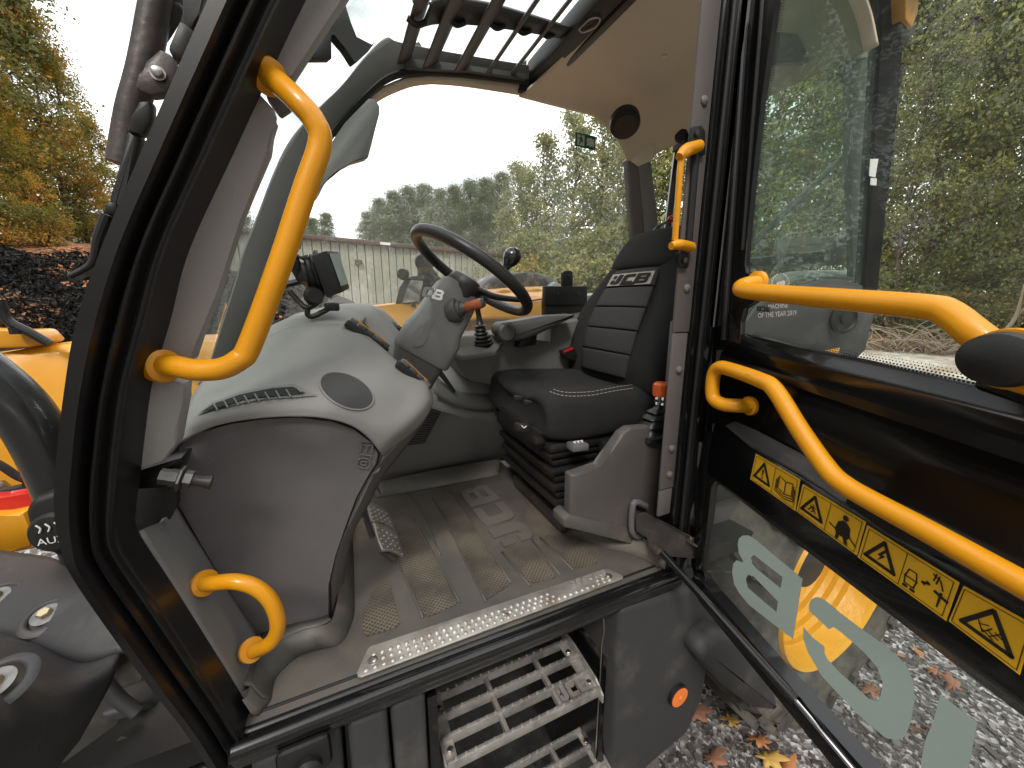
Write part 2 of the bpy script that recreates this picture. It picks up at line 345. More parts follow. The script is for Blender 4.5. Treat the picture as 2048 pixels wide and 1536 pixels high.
# ---- cab frame: front pillar, sill, rear pillar (black steel)
FR = empty('cab_frame', (0, .66, 1.0)); FR.parent = TH; FR.location = Vector((0, .66, 1.0))-WLOC[TH]
yo = .62
outer = PY([(640, -420), (520, -190), (425, 0), (350, 170), (276, 340), (210, 500), (160, 650), (135, 800), (121, 930), (118, 1010), (132, 1090), (158, 1150), (244, 1276), (314, 1372), (372, 1447), (432, 1540)], yo)
inner = PY([(850, -480), (720, -210), (612, 0), (540, 150), (466, 310), (379, 500), (340, 645), (306, 760), (290, 870), (280, 960), (272, 1020), (279, 1066), (344, 1166), (415, 1279), (481, 1386), (508, 1438)], .70)
v = lambda y: (0, y, 0)
pf = lambda *l: [(t_, v(y_-.62-.08*t_)) for t_, y_ in l]
prof = pf((0, .72), (0, .62), (.02, .608), (.30, .606), (.345, .614), (.37, .64))
mb = MB(); frame_loft(mb, outer, inner, prof)
frame_loft(mb, outer, inner, pf((.36, .638), (.42, .652), (.46, .634), (.50, .627), (.56, .627), (.60, .634), (.63, .655), (.73, .657), (.77, .648), (.80, .644), (.86, .644), (.90, .655), (.94, .672), (1.0, .70)))
mb.build('front_pillar', 'black_paint', FR, smooth=40)
mb = MB()
for t_, dy, r_ in ((.40, -.004, .0075), (.69, -.020, .0085)):
    a = catmull(outer, 6); c2 = catmull(inner, 6)
    mb.tube([p.lerp(q, t_)+Vector((0, dy, 0)) for p, q in zip(a, c2)], r_, 10, 1)
mb.build('door_seal', 'seal_rubber', FR)
# sill: lofted along X with a constant profile in (y,z)
def prof_x(mb, x0, x1, prf, n=2, mitre=0.):
    mb.rings([[Vector((x0+(x1-x0)*i/n+(mitre*(y-.7) if i == 0 else 0), y, z)) for y, z in prf] for i in range(n+1)], False, False)
mb = MB()
arc = lambda cy, cz, r_, a0, a1, n_=7: [(cy+r_*math.cos(R(a0+(a1-a0)*i/(n_-1))), cz+r_*math.sin(R(a0+(a1-a0)*i/(n_-1)))) for i in range(n_)]
prof_x(mb, -.195, .80, [(.71, .90), (.708, .965), (.692, .978)]+arc(.672, .985, .013, 40, 175)+[(.657, .972)]+arc(.640, .993, .015, 50, 235)+[(.632, .975), (.640, .955), (.70, .94)], 4, .3)
mb.build('sill', 'black_gloss', FR, smooth=50)
MB().tube([(-.18, .690, .998), (.3, .690, .998), (.78, .690, .998)], .0045, 8, 4).build('door_seal', 'seal_rubber', FR)
# rear pillar: stacked vertical strips
def strip(px0, px1, y, ytop=-240, ybot=1100, slope=0, d=.02):
    """vertical strip between the sight lines px0..px1 taken at row 350"""
    a = P(px0, 350, y=y); b_ = P(px1, 350, y=y)
    return a.x, b_.x
def vstrip(mb, x0, x1, y, z0, z1, d, bev=.003):
    mb.box(((x0+x1)/2, y+d/2, (z0+z1)/2), (x1-x0, d, z1-z0), bev=bev)
xa, xb = P(1340, 700, y=.666).x, P(1373, 700, y=.66).x
mb = MB(); vstrip(mb, xa+.0, xb+.004, .66, 1.65, 2.75, .007, .002); mb.build('pillar_trim', 'pillar_brown', FR)
mb = MB(); vstrip(mb, xa+.002, xb+.001, .661, 1.25, 1.647, .007, .002); mb.build('pillar_trim', 'pillar_brown', FR)
mb = MB(); vstrip(mb, xa+.004, xb-.001, .662, 1.175, 1.247, .007, .002); mb.build('pillar_trim', 'pillar_brown', FR)
mb = MB()
for z in (2.13, 1.75, 1.56, 1.36, 1.29): mb.rev((xa+(xb-xa)*.6, .658, z), (0, -1, 0), [(.0095, -.003), (.0095, .001), (.006, .004), (.0005, .005)], 16)
mb.each('trim_button', 'dark_grey', FR)
mb = MB()
vstrip(mb, xb+.006, xb+.03, .655, 1.0, 2.8, .012, .004); vstrip(mb, xb+.034, xb+.062, .640, 1.0, 2.8, .09, .006)
vstrip(mb, xb+.066, xb+.09, .65, 1.0, 2.8, .08, .004)
vstrip(mb, xb+.080, xb+.19, .70, .9, 2.8, .05, .004)
mb.build('rear_pillar', 'black_gloss', FR)
MB().tube([(xb+.032, .650, 1.02), (xb+.031, .650, 1.8), (xb+.032, .650, 2.7)], .006, 10, 3).build('door_seal', 'seal_rubber', FR)
mb = MB()                                               # grey strip by the door gap, a reflection put into its colour
pa, pb = P(1447, 350, y=.64).x, P(1463, 350, y=.64).x; mb.prism([(pa+.006, .64, 1.66), (pb, .64, 1.66), (pb+.004, .64, 2.36), (pa, .64, 2.36)], (0, .03, 0), .002)
mb.build('gap_strip', 'column_grey', FR)
mb = MB()                                               # hinges
for z0, z1 in ((1.70, 1.83), (1.36, 1.52), (1.04, 1.12)):
    mb = MB()
    mb.tube([(xb+.094, .635, z0), (xb+.094, .635, z1)], .014, 16, 1); mb.box((xb+.105, .645, (z0+z1)/2), (.05, .012, z1-z0), bev=.003)
    for z in (z0+.03, z1-.03): mb.rev((xb+.078, .640, z), (0, -1, 0), [(.008, 0), (.008, .004), (.005, .006)], 10)
    mb.build('hinge', 'dark_steel', FR)
# threshold closing plates and roof shell (outside faces)
mb = MB(); mb.box((.42, 1.14, .955), (1.9, .88, .05)); mb.build('floor_pan', 'black_plastic', FR)

# ---- cab interior linings
LN = empty('cab_lining', (.5, 1.1, 1.5)); LN.parent = TH; LN.location = Vector((.5, 1.1, 1.5))-WLOC[TH]
def pl(pts, y, th=.03, bev=.004, mb=None): return (mb or MB()).prism(PY(pts, y), (0, th, 0), bev)
pl([(750, -280), (594, -15), (536, 108), (545, 130), (574, 152), (583, 154), (682, 0), (860, -280)], .70).build('pillar_trim', 'trim_grey', LN)
pl([(510, 176), (552, 222), (545, 232), (540, 300), (480, 440), (437, 575), (409, 645), (384, 722), (302, 702), (322, 637), (358, 505), (420, 345), (460, 260)], .70).build('pillar_trim', 'trim_grey', LN)
pl([(292, 762), (330, 755), (371, 766), (366, 800), (352, 890), (325, 925), (266, 945), (268, 900), (280, 800)], .70, .04, .006).build('pillar_trim', 'trim_grey', LN)
pl([(550, 135), (585, 160), (583, 215), (560, 230), (530, 190)], .735, .02).build('handle_recess', 'dark_grey', LN)
# far side: pillar that bends over into the roof rail
oF = PY([(404, 775), (419, 724), (441, 654), (470, 561), (485, 506), (513, 434), (545, 350), (581, 278), (639, 213), (682, 171), (730, 113), (771, 76), (800, 84), (900, 104), (1056, 130)], 1.46)
iF = PY([(470, 760), (490, 705), (512, 640), (535, 580), (552, 520), (580, 450), (612, 375), (640, 318), (668, 270), (704, 226), (740, 192), (776, 165), (828, 150), (920, 152), (1056, 168)], 1.50)
mb = MB(); frame_loft(mb, oF, iF, [(0, v(.04)), (.0, v(.0)), (.06, v(-.006)), (.5, v(-.012)), (.82, v(-.006)), (.84, v(.01)), (.84, v(.05))])
mb.build('far_pillar', 'far_pillar', LN, smooth=40)
mb = MB()
for t_ in (.87, .95): mb.tube([p.lerp(q, t_)+Vector((0, -.002, 0)) for p, q in zip(catmull(oF, 5), catmull(iF, 5))], .008, 8, 1)
mb.build('window_seal', 'seal_rubber', LN)
# tan edge under the rail and darker grey visor panel
mb = MB(); i2 = PY([(690, 262), (747, 206), (810, 176), (850, 168), (880, 168), (940, 174), (1038, 190)], 1.53); i3 = PY([(668, 272), (740, 194), (800, 160), (850, 152), (880, 152), (940, 156), (1056, 170)], 1.51)
mb.rings([catmull(i3, 5), catmull(i2, 5)], False, False); mb.build('window_trim', 'liner_tan', LN, solid=.012)
mb = pl([(737, 196), (750, 197), (759, 212), (759, 226), (737, 311), (728, 317), (700, 325), (679, 333), (651, 356), (631, 393), (617, 406), (596, 440), (600, 400), (640, 320), (690, 245)], 1.485, .03, .004)
mb.build('visor_panel', 'far_pillar', LN)
mb = MB(); mb.tube(PY([(617, 407), (631, 394), (651, 357), (679, 334), (728, 318)], 1.495), .006, 8, 4); mb.build('visor_edge', 'liner_tan', LN)
# roof liner
row0 = PY([(1038, 192), (1118, 213), (1180, 229), (1199, 242), (1231, 274), (1255, 322)], 1.53)
row1 = [Vector((x_, 1.42, z_)) for x_, z_ in ((.78, 2.535), (.93, 2.535), (1.08, 2.53), (1.2, 2.51), (1.3, 2.45), (1.38, 2.37))]
row2 = [Vector((x_, 1.1, z_)) for x_, z_ in ((.80, 2.555), (.95, 2.56), (1.12, 2.555), (1.26, 2.53), (1.36, 2.48), (1.43, 2.41))]
row3 = [Vector((x_, .70, z_)) for x_, z_ in ((.80, 2.55), (.95, 2.555), (1.12, 2.55), (1.26, 2.53), (1.36, 2.48), (1.43, 2.41))]
mb = MB(); mb.patch([row0, row1, row2, row3], 6, 8); mb.build('roof_liner', 'liner_tan', LN, smooth=180, solid=.01)
mb = MB()
for px, py, y in ((1268, 153, 1.2), (1328, 113, 1.05), (1205, 231, 1.42), (1100, 196, 1.45)):
    p = P(px, py, z=2.545 if y < 1.3 else 2.525); mb.rev(p, (0, 0, -1), [(.011, -.004), (.011, .002), (.005, .005), (.0005, .005)], 14)
mb.each('liner_button', 'liner_tan', LN)
sp = P(1250, 247, y=1.36); mb = MB(); axs = Vector((-.3, -.55, -.78)); mb.rev(sp, axs, [(.058, -.022), (.058, .008), (.052, .016), (.046, .018), (.0005, .020)], 32)
so = mb.build('ceiling_lamp', 'black_plastic', LN)
MB().rev(sp+axs.normalized()*.019, axs, [(.044, 0), (.044, .003), (.0005, .006)], 28).build('lamp_lens', mat('lamp_lens', (.09, .065, .045), .15, coat=.6), so)
# far rear pillar, rear wall frame
mb = MB(); mb.prism([P(1257, 318, y=1.53), P(1279, 330, y=1.48), P(1290, 470, y=1.48), P(1303, 720, y=1.48), P(1284, 720, y=1.53), P(1270, 495, y=1.53)], (0, .04, 0), .003); mb.build('rear_corner_trim', 'pillar_brown', LN)
mb = MB(); mb.prism([P(1279, 330, y=1.478), P(1302, 322, y=1.44), P(1318, 470, y=1.44), P(1330, 720, y=1.44), P(1303, 720, y=1.478), P(1290, 470, y=1.478)], (.004, .04, 0), .002); mb.build('rear_corner_trim', 'mid_grey', LN)
mb = MB(); mb.prism([P(1256, 316, y=1.529), P(1312, 276, y=1.43), P(1305, 322, y=1.435), P(1279, 332, y=1.477)], (.01, .06, 0), .004); mb.build('rear_corner_trim', 'liner_tan', LN)
XR = 1.43
RW = MB()
for a_, b_ in (((XR, 1.42, 1.84), (XR, 1.38, 2.41)),):
    RW.tube([a_, b_], .018, 8, 1)
RW.tube([(XR, 1.39, 2.40), (XR, 1.1, 2.45), (XR, .72, 2.46)], .018, 8, 3); RW.tube([(XR, 1.42, 1.86), (XR, .74, 1.86)], .02, 8, 1)
rw = RW.build('rear_window_frame', 'black_gloss', LN)
MB().add([(XR, 1.42, 1.85), (XR, .73, 1.85), (XR, .72, 2.46), (XR, 1.1, 2.44), (XR, 1.38, 2.4)], [(0, 1, 2, 3, 4)]).build('rear_window', 'glass_clear', rw)
mb = MB()
for k in range(13): mb.tube([(XR-.003, .74, 1.9+k*.04), (XR-.003, 1.40, 1.9+k*.04)], .0009, 4, 1)
mb.build('heating_wire', 'black_plastic', rw)
mb = MB(); mb.rev((XR-.03, 1.33, 2.40), (-1, 0, 0), [(.03, 0), (.03, .02), (.02, .03), (.0005, .032)], 20); mb.box((XR-.01, 1.30, 2.39), (.02, .2, .07), bev=.008); mb.build('latch', 'black_plastic', LN)
# far side lower wall and ledge
g = [[P(*q) if False else P(q[0], q[1], y=q[2]) for q in r] for r in (
    [(700, 640, 1.50), (850, 660, 1.50), (1000, 660, 1.50), (1200, 640, 1.50), (1330, 640, 1.50)],
    [(700, 700, 1.50), (850, 740, 1.47), (900, 770, 1.42), (1000, 800, 1.40), (1300, 800, 1.40)],
    [(700, 800, 1.50), (860, 812, 1.40), (930, 826, 1.38), (1000, 828, 1.38), (1300, 840, 1.38)],
    [(700, 850, 1.50), (860, 826, 1.41), (930, 845, 1.39), (1000, 848, 1.39), (1300, 850, 1.39)],
    [(700, 900, 1.53), (860, 910, 1.47), (930, 905, 1.46), (1000, 890, 1.46), (1300, 880, 1.46)],
    [(700, 985, 1.54), (800, 958, 1.54), (900, 940, 1.54), (1000, 920, 1.54), (1300, 880, 1.54)])]
MB().patch(g, 5, 5).build('side_wall', 'mid_grey', LN, smooth=60, solid=.01)
mb = MB(); a = catmull(PY([(868, 775, 1.38), (900, 795, 1.37), (935, 806, 1.365), (975, 808, 1.365), (1012, 796, 1.37)], 1.4), 6); b_ = catmull(PY([(866, 742, 1.47), (905, 762, 1.45), (940, 770, 1.44), (980, 770, 1.44), (1020, 760, 1.45)], 1.4), 6)
c_ = [p+Vector((0, -.004, -.022)) for p in a]
mb.rings([b_, a, c_], False, False); mb.build('side_ledge', 'console_grey', LN, solid=.006, smooth=60)
MB().prism(PY([(868, 740), (882, 738), (912, 782), (908, 786)], 1.375), (0, .004, 0)).build('ledge_slot', 'dark_void', LN)
mb = MB(); gq = PY([(842, 812), (883, 824), (850, 887), (800, 893)], 1.375); mb.prism(gq, (0, .02, 0), .003)
gr = mb.build('floor_vent', 'black_plastic', LN); mb = MB()
for k in range(14):
    a = bil(gq, .04, .05+k*.068); b_ = bil(gq, .96, .05+k*.068); mb.tube([a+Vector((0, -.002, 0)), b_+Vector((0, -.002, 0))], .0022, 6, 1)
mb.build('vent_slat', 'console_dark', gr)

mb = MB(); mb.box((1.16, .80, 1.32), (.60, .03, .70), bev=.01); mb.build('side_lining', 'dark_grey', LN)
# ---- dashboard
DB = empty('dashboard', (.1, 1.0, 1.3)); DB.parent = TH; DB.location = Vector((.1, 1.0, 1.3))-WLOC[TH]
cols = [[(348, 892, .795), (358, 860, .81), (372, 820, .85), (400, 775, .95), (425, 748, 1.02)],
        [(430, 852, .79), (440, 830, .795), (462, 795, .85), (480, 745, .95), (490, 708, 1.02)],
        [(520, 836, .785), (527, 815, .79), (540, 780, .83), (555, 720, .92), (575, 658, 1.0)],
        [(610, 833, .785), (614, 812, .79), (622, 780, .82), (636, 715, .90), (645, 650, .98)],
        [(668, 840, .785), (676, 820, .79), (690, 785, .82), (705, 725, .89), (705, 656, .97)],
        [(710, 855, .785), (725, 835, .79), (750, 795, .82), (765, 750, .88), (752, 688, .95)],
        [(742, 880, .79), (765, 856, .79), (795, 818, .82), (812, 775, .87), (800, 730, .93)],
        [(758, 902, .80), (785, 875, .80), (822, 838, .82), (848, 800, .86), (846, 762, .91)],
        [(766, 910, .83), (800, 882, .84), (842, 845, .86), (862, 808, .89), (860, 784, .92)]]
g = [[P(a, b_, y=c) for a, b_, c in col] for col in cols]
cw = MB().patch(g, 5, 6).build('dash_cowl', 'light_grey', DB, smooth=180, solid=.008)
# rim turning in under the cowl and the side panel below
rim = [P(a, b_, y=c) for a, b_, c in [col[0] for col in cols]]
rimc = catmull(rim, 6); MB().rings([rimc, [p+Vector((0, .03, -.004)) for p in rimc]], False, False).build('cowl_rim', 'black_plastic', DB, smooth=180)
pan = [(352, 898), (356, 884), (400, 864), (460, 848), (530, 838), (600, 835), (660, 841), (708, 858), (742, 884), (757, 908), (752, 930), (737, 950), (712, 995), (690, 1055), (668, 1110), (657, 1170), (659, 1241), (600, 1256), (560, 1266), (523, 1275), (506, 1262), (447, 1164), (401, 1087), (352, 1007), (345, 960)]
pc = [P(x_, y_, y=.800+.03*(y_-880)/380) for x_, y_ in pan]
sp_ = MB().prism(pc, (0, .02, 0), .003).build('side_panel', 'dark_grey', DB, smooth=30)
# seam strip round the panel
cc = pc+[pc[0]]; MB().tube([p+Vector((0, .012, 0)) for p in cc], .006, 8, 1).build('panel_seam', 'dark_void', DB)
# embossed letters on the panel
mb = MB(); q = [P(722, 882, y=.797), P(748, 884, y=.797), P(740, 938, y=.799), P(713, 934, y=.799)]
fE = lambda u, v_: bil(q, u, v_)
def outl(mb, pts, r=.0012):
    pts = [fE(*p) for p in pts]
    for i in range(len(pts)-1): mb.tube([pts[i], pts[i+1]], r, 5, 1)
outl(mb, [(.1, .35), (0, .38), (.05, .02), (.95, .02), (1, .38), (.9, .38), (.88, .14), (.6, .14), (.56, .34), (.45, .34), (.42, .14), (.15, .14), (.1, .35)])
outl(mb, [(.05, .58), (.1, .5), (.95, .52), (.95, .62)]); outl(mb, [(.1, .98), (-.05, .85), (0, .72), (.2, .64), (.7, .64), (.95, .75), (.9, .9), (.7, 1.0), (.1, .98)]); outl(mb, [(.3, .9), (.25, .76), (.65, .76), (.65, .88), (.3, .9)])
mb.build('panel_emblem', 'dark_grey', sp_)
# support column beside the panel
mb = MB(); mb.patch([[P(858, 806, y=.90), P(842, 850, y=.90), P(800, 905, y=.90), P(762, 955, y=.90), (P(735, 1010, y=.91)), P(706, 1062, y=.92), P(692, 1120, y=.93), P(684, 1180, y=.94), P(676, 1235, y=.95)],
                     [P(800, 880, y=.83), P(790, 895, y=.83), P(768, 920, y=.83), P(748, 950, y=.83), P(724, 995, y=.835), P(697, 1055, y=.84), P(676, 1112, y=.84), P(665, 1172, y=.845), P(665, 1241, y=.85)],
                     [P(765, 912, y=.82), P(762, 918, y=.82), P(755, 930, y=.82), P(738, 952, y=.82), P(713, 997, y=.825), P(691, 1057, y=.83), P(669, 1112, y=.835), P(658, 1172, y=.84), P(660, 1241, y=.845)]], 5, 3)
mb.build('support_column', 'dark_grey', DB, smooth=50, solid=.006)
mb = MB(); mb.prism([P(738, 958, y=.818), P(748, 950, y=.818), P(698, 1055, y=.826), P(690, 1054, y=.826)], (0, .01, 0), .002); mb.prism([P(745, 945, y=.815), P(762, 934, y=.815), P(758, 944, y=.815), P(742, 953, y=.815)], (0, .01, 0), .003); mb.build('column_edge', 'mid_grey', DB)
# cowl air vent
vq = [(393, 834), (425, 808), (480, 787), (545, 774), (585, 771), (632, 793), (590, 797), (520, 802), (455, 816)]
def on_cowl(px, py, lift=.004):                       # nearest cowl depth by inverse distance blending
    s_ = 0; ww = 0
    for col in cols:
        for a, b_, c in col:
            w_ = 1/(((a-px)**2+(b_-py)**2)**1.5+20); s_ += w_*c; ww += w_
    return P(px, py, y=s_/ww-lift)
from mathutils.bvhtree import BVHTree
dg = bpy.context.evaluated_depsgraph_get()
def caster(o):
    bm = bmesh.new(); bm.from_object(o, bpy.context.evaluated_depsgraph_get()); bm.transform(Matrix.Translation(WLOC[o])); t_ = BVHTree.FromBMesh(bm); bm.free(); return t_
bpy.context.view_layer.update(); CW = caster(cw)
def on(tree, px, py, lift=.002, fb=None):
    d = ray(px, py).normalized(); h = tree.ray_cast(EYE, d)
    if h[0] is None: return fb or P(px, py, y=.85)
    n = h[1] if h[1].dot(d) < 0 else -h[1]
    return h[0]+n*lift
def surf_poly(mb, tree, pts, lift, cx=None):
    c0 = (sum(p[0] for p in pts)/len(pts), sum(p[1] for p in pts)/len(pts)); n = len(pts); lv = []
    for s_ in (1, .66, .33): lv.append([on(tree, c0[0]+(p[0]-c0[0])*s_, c0[1]+(p[1]-c0[1])*s_, lift) for p in pts])
    mb.rings([[r[i] for i in range(n)] for r in lv], True, False)
    vs = lv[-1]; mb.add(vs, [list(range(n))]); return mb
vo = surf_poly(MB(), CW, [(396, 832), (425, 807), (480, 786), (545, 774), (588, 770), (634, 793), (590, 797), (520, 802), (455, 816)], .003).build('air_vent', 'column_grey', DB, smooth=60)
vin = [(404, 829), (430, 812), (483, 793), (545, 780), (586, 777), (612, 790), (588, 792), (520, 796), (455, 809), (415, 826)]
vv = surf_poly(MB(), CW, vin, .005).build('vent_opening', 'dark_void', vo, smooth=60)
mb = MB()
for k in range(9):
    x_ = 430+k*20.5; top = 812-(x_-430)*.23+max(0, x_-500)*.08; mb.tube([on(CW, x_, top-1, .006), on(CW, x_+9, top+14 if k < 8 else top+8, .007)], .0016, 6, 1)
mb.build('vent_slat', 'column_grey', vv)
ell = [(693+54*math.cos(t_)*math.cos(.42)-30*math.sin(t_)*math.sin(.42), 783+54*math.cos(t_)*math.sin(.42)+30*math.sin(t_)*math.cos(.42)) for t_ in [2*math.pi*k/36 for k in range(36)]]
so = surf_poly(MB(), CW, ell, .0035).build('speaker_grille', 'speaker_mesh', DB, smooth=60)
eb = [(693+(p[0]-693)*1.05, 783+(p[1]-783)*1.06) for p in ell]; pts = [on(CW, *p, .002) for p in eb]; MB().tube(pts+[pts[0]], .0022, 6, 1).build('grille_rim', 'light_grey', so)
# upper hood behind (binnacle) with switch rows
hood = [[(398, 770, 1.03), (420, 738, 1.08), (450, 722, 1.16)], [(480, 712, 1.03), (490, 690, 1.08), (505, 675, 1.18)], [(560, 668, 1.01), (565, 648, 1.07), (585, 636, 1.2)],
        [(630, 652, .99), (628, 632, 1.06), (650, 622, 1.22)], [(690, 655, .98), (682, 632, 1.06), (700, 618, 1.22)], [(725, 672, .97), (722, 650, 1.05), (738, 630, 1.22)]]
MB().patch([[P(a, b_, y=c) for a, b_, c in r] for r in hood], 5, 5).build('dash_hood', 'light_grey', DB, smooth=180, solid=.008)
hood2 = [[(560, 652, 1.16), (600, 628, 1.22), (690, 618, 1.34)], [(660, 640, 1.14), (675, 613, 1.20), (720, 609, 1.34)], [(705, 650, 1.12), (735, 615, 1.2), (757, 618, 1.34)], [(760, 690, 1.10), (765, 645, 1.18), (785, 640, 1.34)], [(810, 740, 1.08), (800, 690, 1.16), (830, 690, 1.34)]]
MB().patch([[P(a, b_, y=c) for a, b_, c in r] for r in hood2], 5, 5).build('dash_hood', 'light_grey', DB, smooth=180, solid=.008)
pl([(700, 632), (722, 640), (738, 655), (738, 668), (720, 662), (700, 648)], 1.10, .02, .002).build('dash_recess', 'dark_void', DB)
def switch_row(a, b_, n, y, wid, line=True):
    p0 = P(*a, y=y); p1 = P(*b_, y=y); d = (p1-p0)/n; up = Vector((.5, 0, .85)); ax_ = d.normalized(); nn = ax_.cross(Vector((0, 1, 0))).normalized()
    if nn.z < 0: nn = -nn
    rot = Matrix((ax_, Vector((0, 1, 0)), nn)).transposed()
    ms = MB().box((p0+p1)/2-nn*.008, ((p1-p0).length+.004, wid*.9, .018), rot, .003).build('switch_bank', 'black_plastic', DB)
    for k in range(n):
        MB().box(p0+d*(k+.5)+nn*.004, (d.length*.86, wid*.7, .012), rot, .003).build('switch', 'console_dark' if k % 3 else 'dark_grey', ms)
    if line: MB().box((p0+p1)/2+nn*.0105+Vector((0, wid*.40, 0)), ((p1-p0).length*.8, .003, .004), rot).build('switch_line', 'yellow_paint', ms)
switch_row((698, 640), (776, 697), 5, .97, .035); switch_row((800, 722), (856, 775), 4, .915, .035)
switch_row((748, 618), (768, 640), 2, 1.3, .05, False); switch_row((778, 645), (800, 660), 2, 1.28, .05, False)
# display on an arm and its cable
DS = MB(); q = [P(652, 500, y=.98), P(676, 500, y=.97), P(699, 577, y=.95), P(680, 584, y=.96)]
dq = [P(652, 501, y=.975), P(677, 502, y=1.05), P(700, 577, y=1.05), P(683, 585, y=.975)]; dback = Vector((-.032, 0, -.012)); DS.prism([p+dback for p in dq], -dback, .003)
ds = DS.build('display', 'black_plastic', DB); dn_ = (dq[1]-dq[0]).cross(dq[3]-dq[0]).normalized(); dn_ = dn_ if dn_.x > 0 else -dn_
MB().prism([bil(dq, *uv)+dn_*.0012 for uv in ((.12, .07), (.9, .07), (.9, .86), (.12, .86))], dn_*.0008).build('screen', 'screen', ds)
mb = MB(); a0 = P(606, 556, y=1.03); a1 = P(650, 548, y=1.03); ax_ = (a1-a0).normalized(); L = (a1-a0).length
mb.rev(a0, ax_, [(.008, -.01), (.022, 0)]+[((.028+.024*i/7)+(.004 if i % 2 else -.002), L*i/8) for i in range(1, 9)], 20); mb.build('bellows', 'bellows', ds)
mb = MB(); mb.tube([P(520, 588, y=1.05), P(560, 573, y=1.05), P(612, 560, y=1.04)], .013, 8, 2, .6); mb.tube([P(600, 558, y=1.03), P(590, 530, y=1.03), P(578, 500, y=1.03), P(580, 488, y=1.03)], [.008, .014, .014, .008], 10, 3); mb.tube([P(583, 500, y=1.03), P(600, 515, y=1.02), P(617, 516, y=1.02)], [.003, .003, .008], 8, 3)
mb.rev(P(588, 488, y=1.03), (0, 0, 1), [(.012, -.01), (.016, .01), (.008, .03)], 12)
mb.build('display_arm', 'black_plastic', ds)
mb = MB(); mb.rev(P(628, 592, y=1.0), (.2, -1, 0), [(.02, -.015), (.022, 0), (.016, .02)], 20); mb.tube([P(580, 583, y=1.02), P(600, 605, y=1.01), P(615, 615, y=1.0), P(640, 600, y=1.0), P(634, 585, y=1.0)], .006, 8, 6)
mb.tube([P(617, 610, y=1.0), P(615, 628, y=1.0), P(625, 633, y=1.0), P(645, 624, y=1.0), P(660, 616, y=1.0)], .006, 8, 6); mb.box(P(664, 614, y=1.0), (.032, .02, .018), bev=.004)
mb.build('cable', 'seal_rubber', ds)

# ---- steering column and wheel
SC = empty('steering_column', (.3, 1.1, 1.5)); SC.parent = TH; SC.location = Vector((.3, 1.1, 1.5))-WLOC[TH]
def quadring(pts): return [Vector(p) for p in pts]
def colring(px, py, w2, dn, dep, ax_, y=1.1):
    """rounded rectangular section centred on the sight line, half width w2 across Y, half depth dep"""
    c_ = P(px, py, y=y); nx = ax_.cross(Vector((0, 1, 0))).normalized(); o = []
    for k in range(20):
        t_ = 2*math.pi*k/20; cx, sx = math.cos(t_), math.sin(t_); e = .42
        o.append(c_+Vector((0, 1, 0))*w2*math.copysign(abs(cx)**e, cx)+nx*dep*math.copysign(abs(sx)**e, sx))
    return o
A0 = P(826, 735, y=1.1); A1 = P(925, 560, y=1.1); cax = (A1-A0).normalized()
mb = MB(); mb.rings([colring(*a, cax) for a in ((800, 790, .05, 0, .06), (822, 745, .055, 0, .066), (838, 715, .057, 0, .07), (862, 668, .057, 0, .07))]); mb.build('column_boot', 'console_dark', SC, smooth=50)
mb = MB(); mb.rings([colring(*a, cax) for a in ((840, 715, .060, 0, .074), (843, 709, .064, 0, .080), (866, 668, .062, 0, .079), (874, 652, .058, 0, .070), (905, 600, .056, 0, .064), (914, 583, .053, 0, .058), (920, 573, .045, 0, .050))]); sc_ = mb.build('column_cover', 'column_grey', SC, smooth=50)
bpy.context.view_layer.update(); SCt = caster(sc_)
mb = MB(); q = [on(SCt, 850, 575, .0015), on(SCt, 887, 588, .0015), on(SCt, 874, 607, .0015), on(SCt, 858, 598, .0015)]
q = [on(SCt, 850, 574, .002), on(SCt, 884, 586, .002), on(SCt, 878, 601, .002), on(SCt, 850, 590, .002)]
logo(mb, lambda u, v_: on(SCt, 843+40*(u-.31)/.69+6*v_, 592+10*(u-.31)/.69-20*v_, .001), (0, -.001, 0), LOGO[2:]); mb.build('column_emblem', 'white_mark', sc_)
# side panel relief of the cover
surf_poly(MB(), SCt, [(846, 622), (862, 630), (868, 640), (846, 690), (830, 694), (800, 690), (815, 660)], .003).build('cover_step', 'column_grey', sc_, smooth=60)
# stalk boot and amber stalk
s0 = P(920, 618, y=1.045); s1 = P(973, 603, y=.99); sax = (s1-s0).normalized()
mb = MB(); mb.rev(s0-sax*.01, sax, [(.036, -.02), (.036, .0), (.033, .008), (.027, .010), (.025, .006), (.022, .016), (.017, .018), (.014, .026), (.011, .036)], 28); mb.build('stalk_boot', 'console_dark', SC)
st = MB().rev(s0+sax*.018, sax, [(.012, 0), (.015, .006), (.0145, .045), (.0135, .052)], 24).build('indicator_stalk', 'amber_knob', SC)
MB().rev(s0+sax*.070, sax, [(.0125, -.002), (.0125, .004), (.009, .007), (.0085, .005), (.0005, .007)], 24).build('stalk_button', 'console_dark', st)
# wheel
Wc = P(945, 548, y=1.10); xh = (P(1052, 632, y=1.10)-P(838, 465, y=1.10)).normalized(); nrm = Vector((0, 1, 0)).cross(xh).normalized()
if nrm.z < 0: nrm = -nrm
RWh = .186
def wp(a, r, h=0): return Wc+xh*math.cos(a)*r+Vector((0, 1, 0))*math.sin(a)*r+nrm*h
mb = MB(); rg = []
for k in range(72):
    a = 2*math.pi*k/72; ct = wp(a, RWh); u = (ct-Wc).normalized(); bumpy = .0158
    rg.append([ct+u*math.cos(2*math.pi*j/16)*bumpy+nrm*math.sin(2*math.pi*j/16)*bumpy for j in range(16)])
mb.rings(rg+[rg[0]], True, False)
WH = mb.build('steering_wheel', 'leather', SC, weld=.0001)
hub = Wc-nrm*.055
mb = MB()
for a in (-.75, .9): mb.tube([hub+(wp(a, .03)-Wc)+nrm*.02, wp(a, .10)-nrm*.028, wp(a, RWh-.008)], [.022, .015, .011], 12, 5, .55, up=nrm)
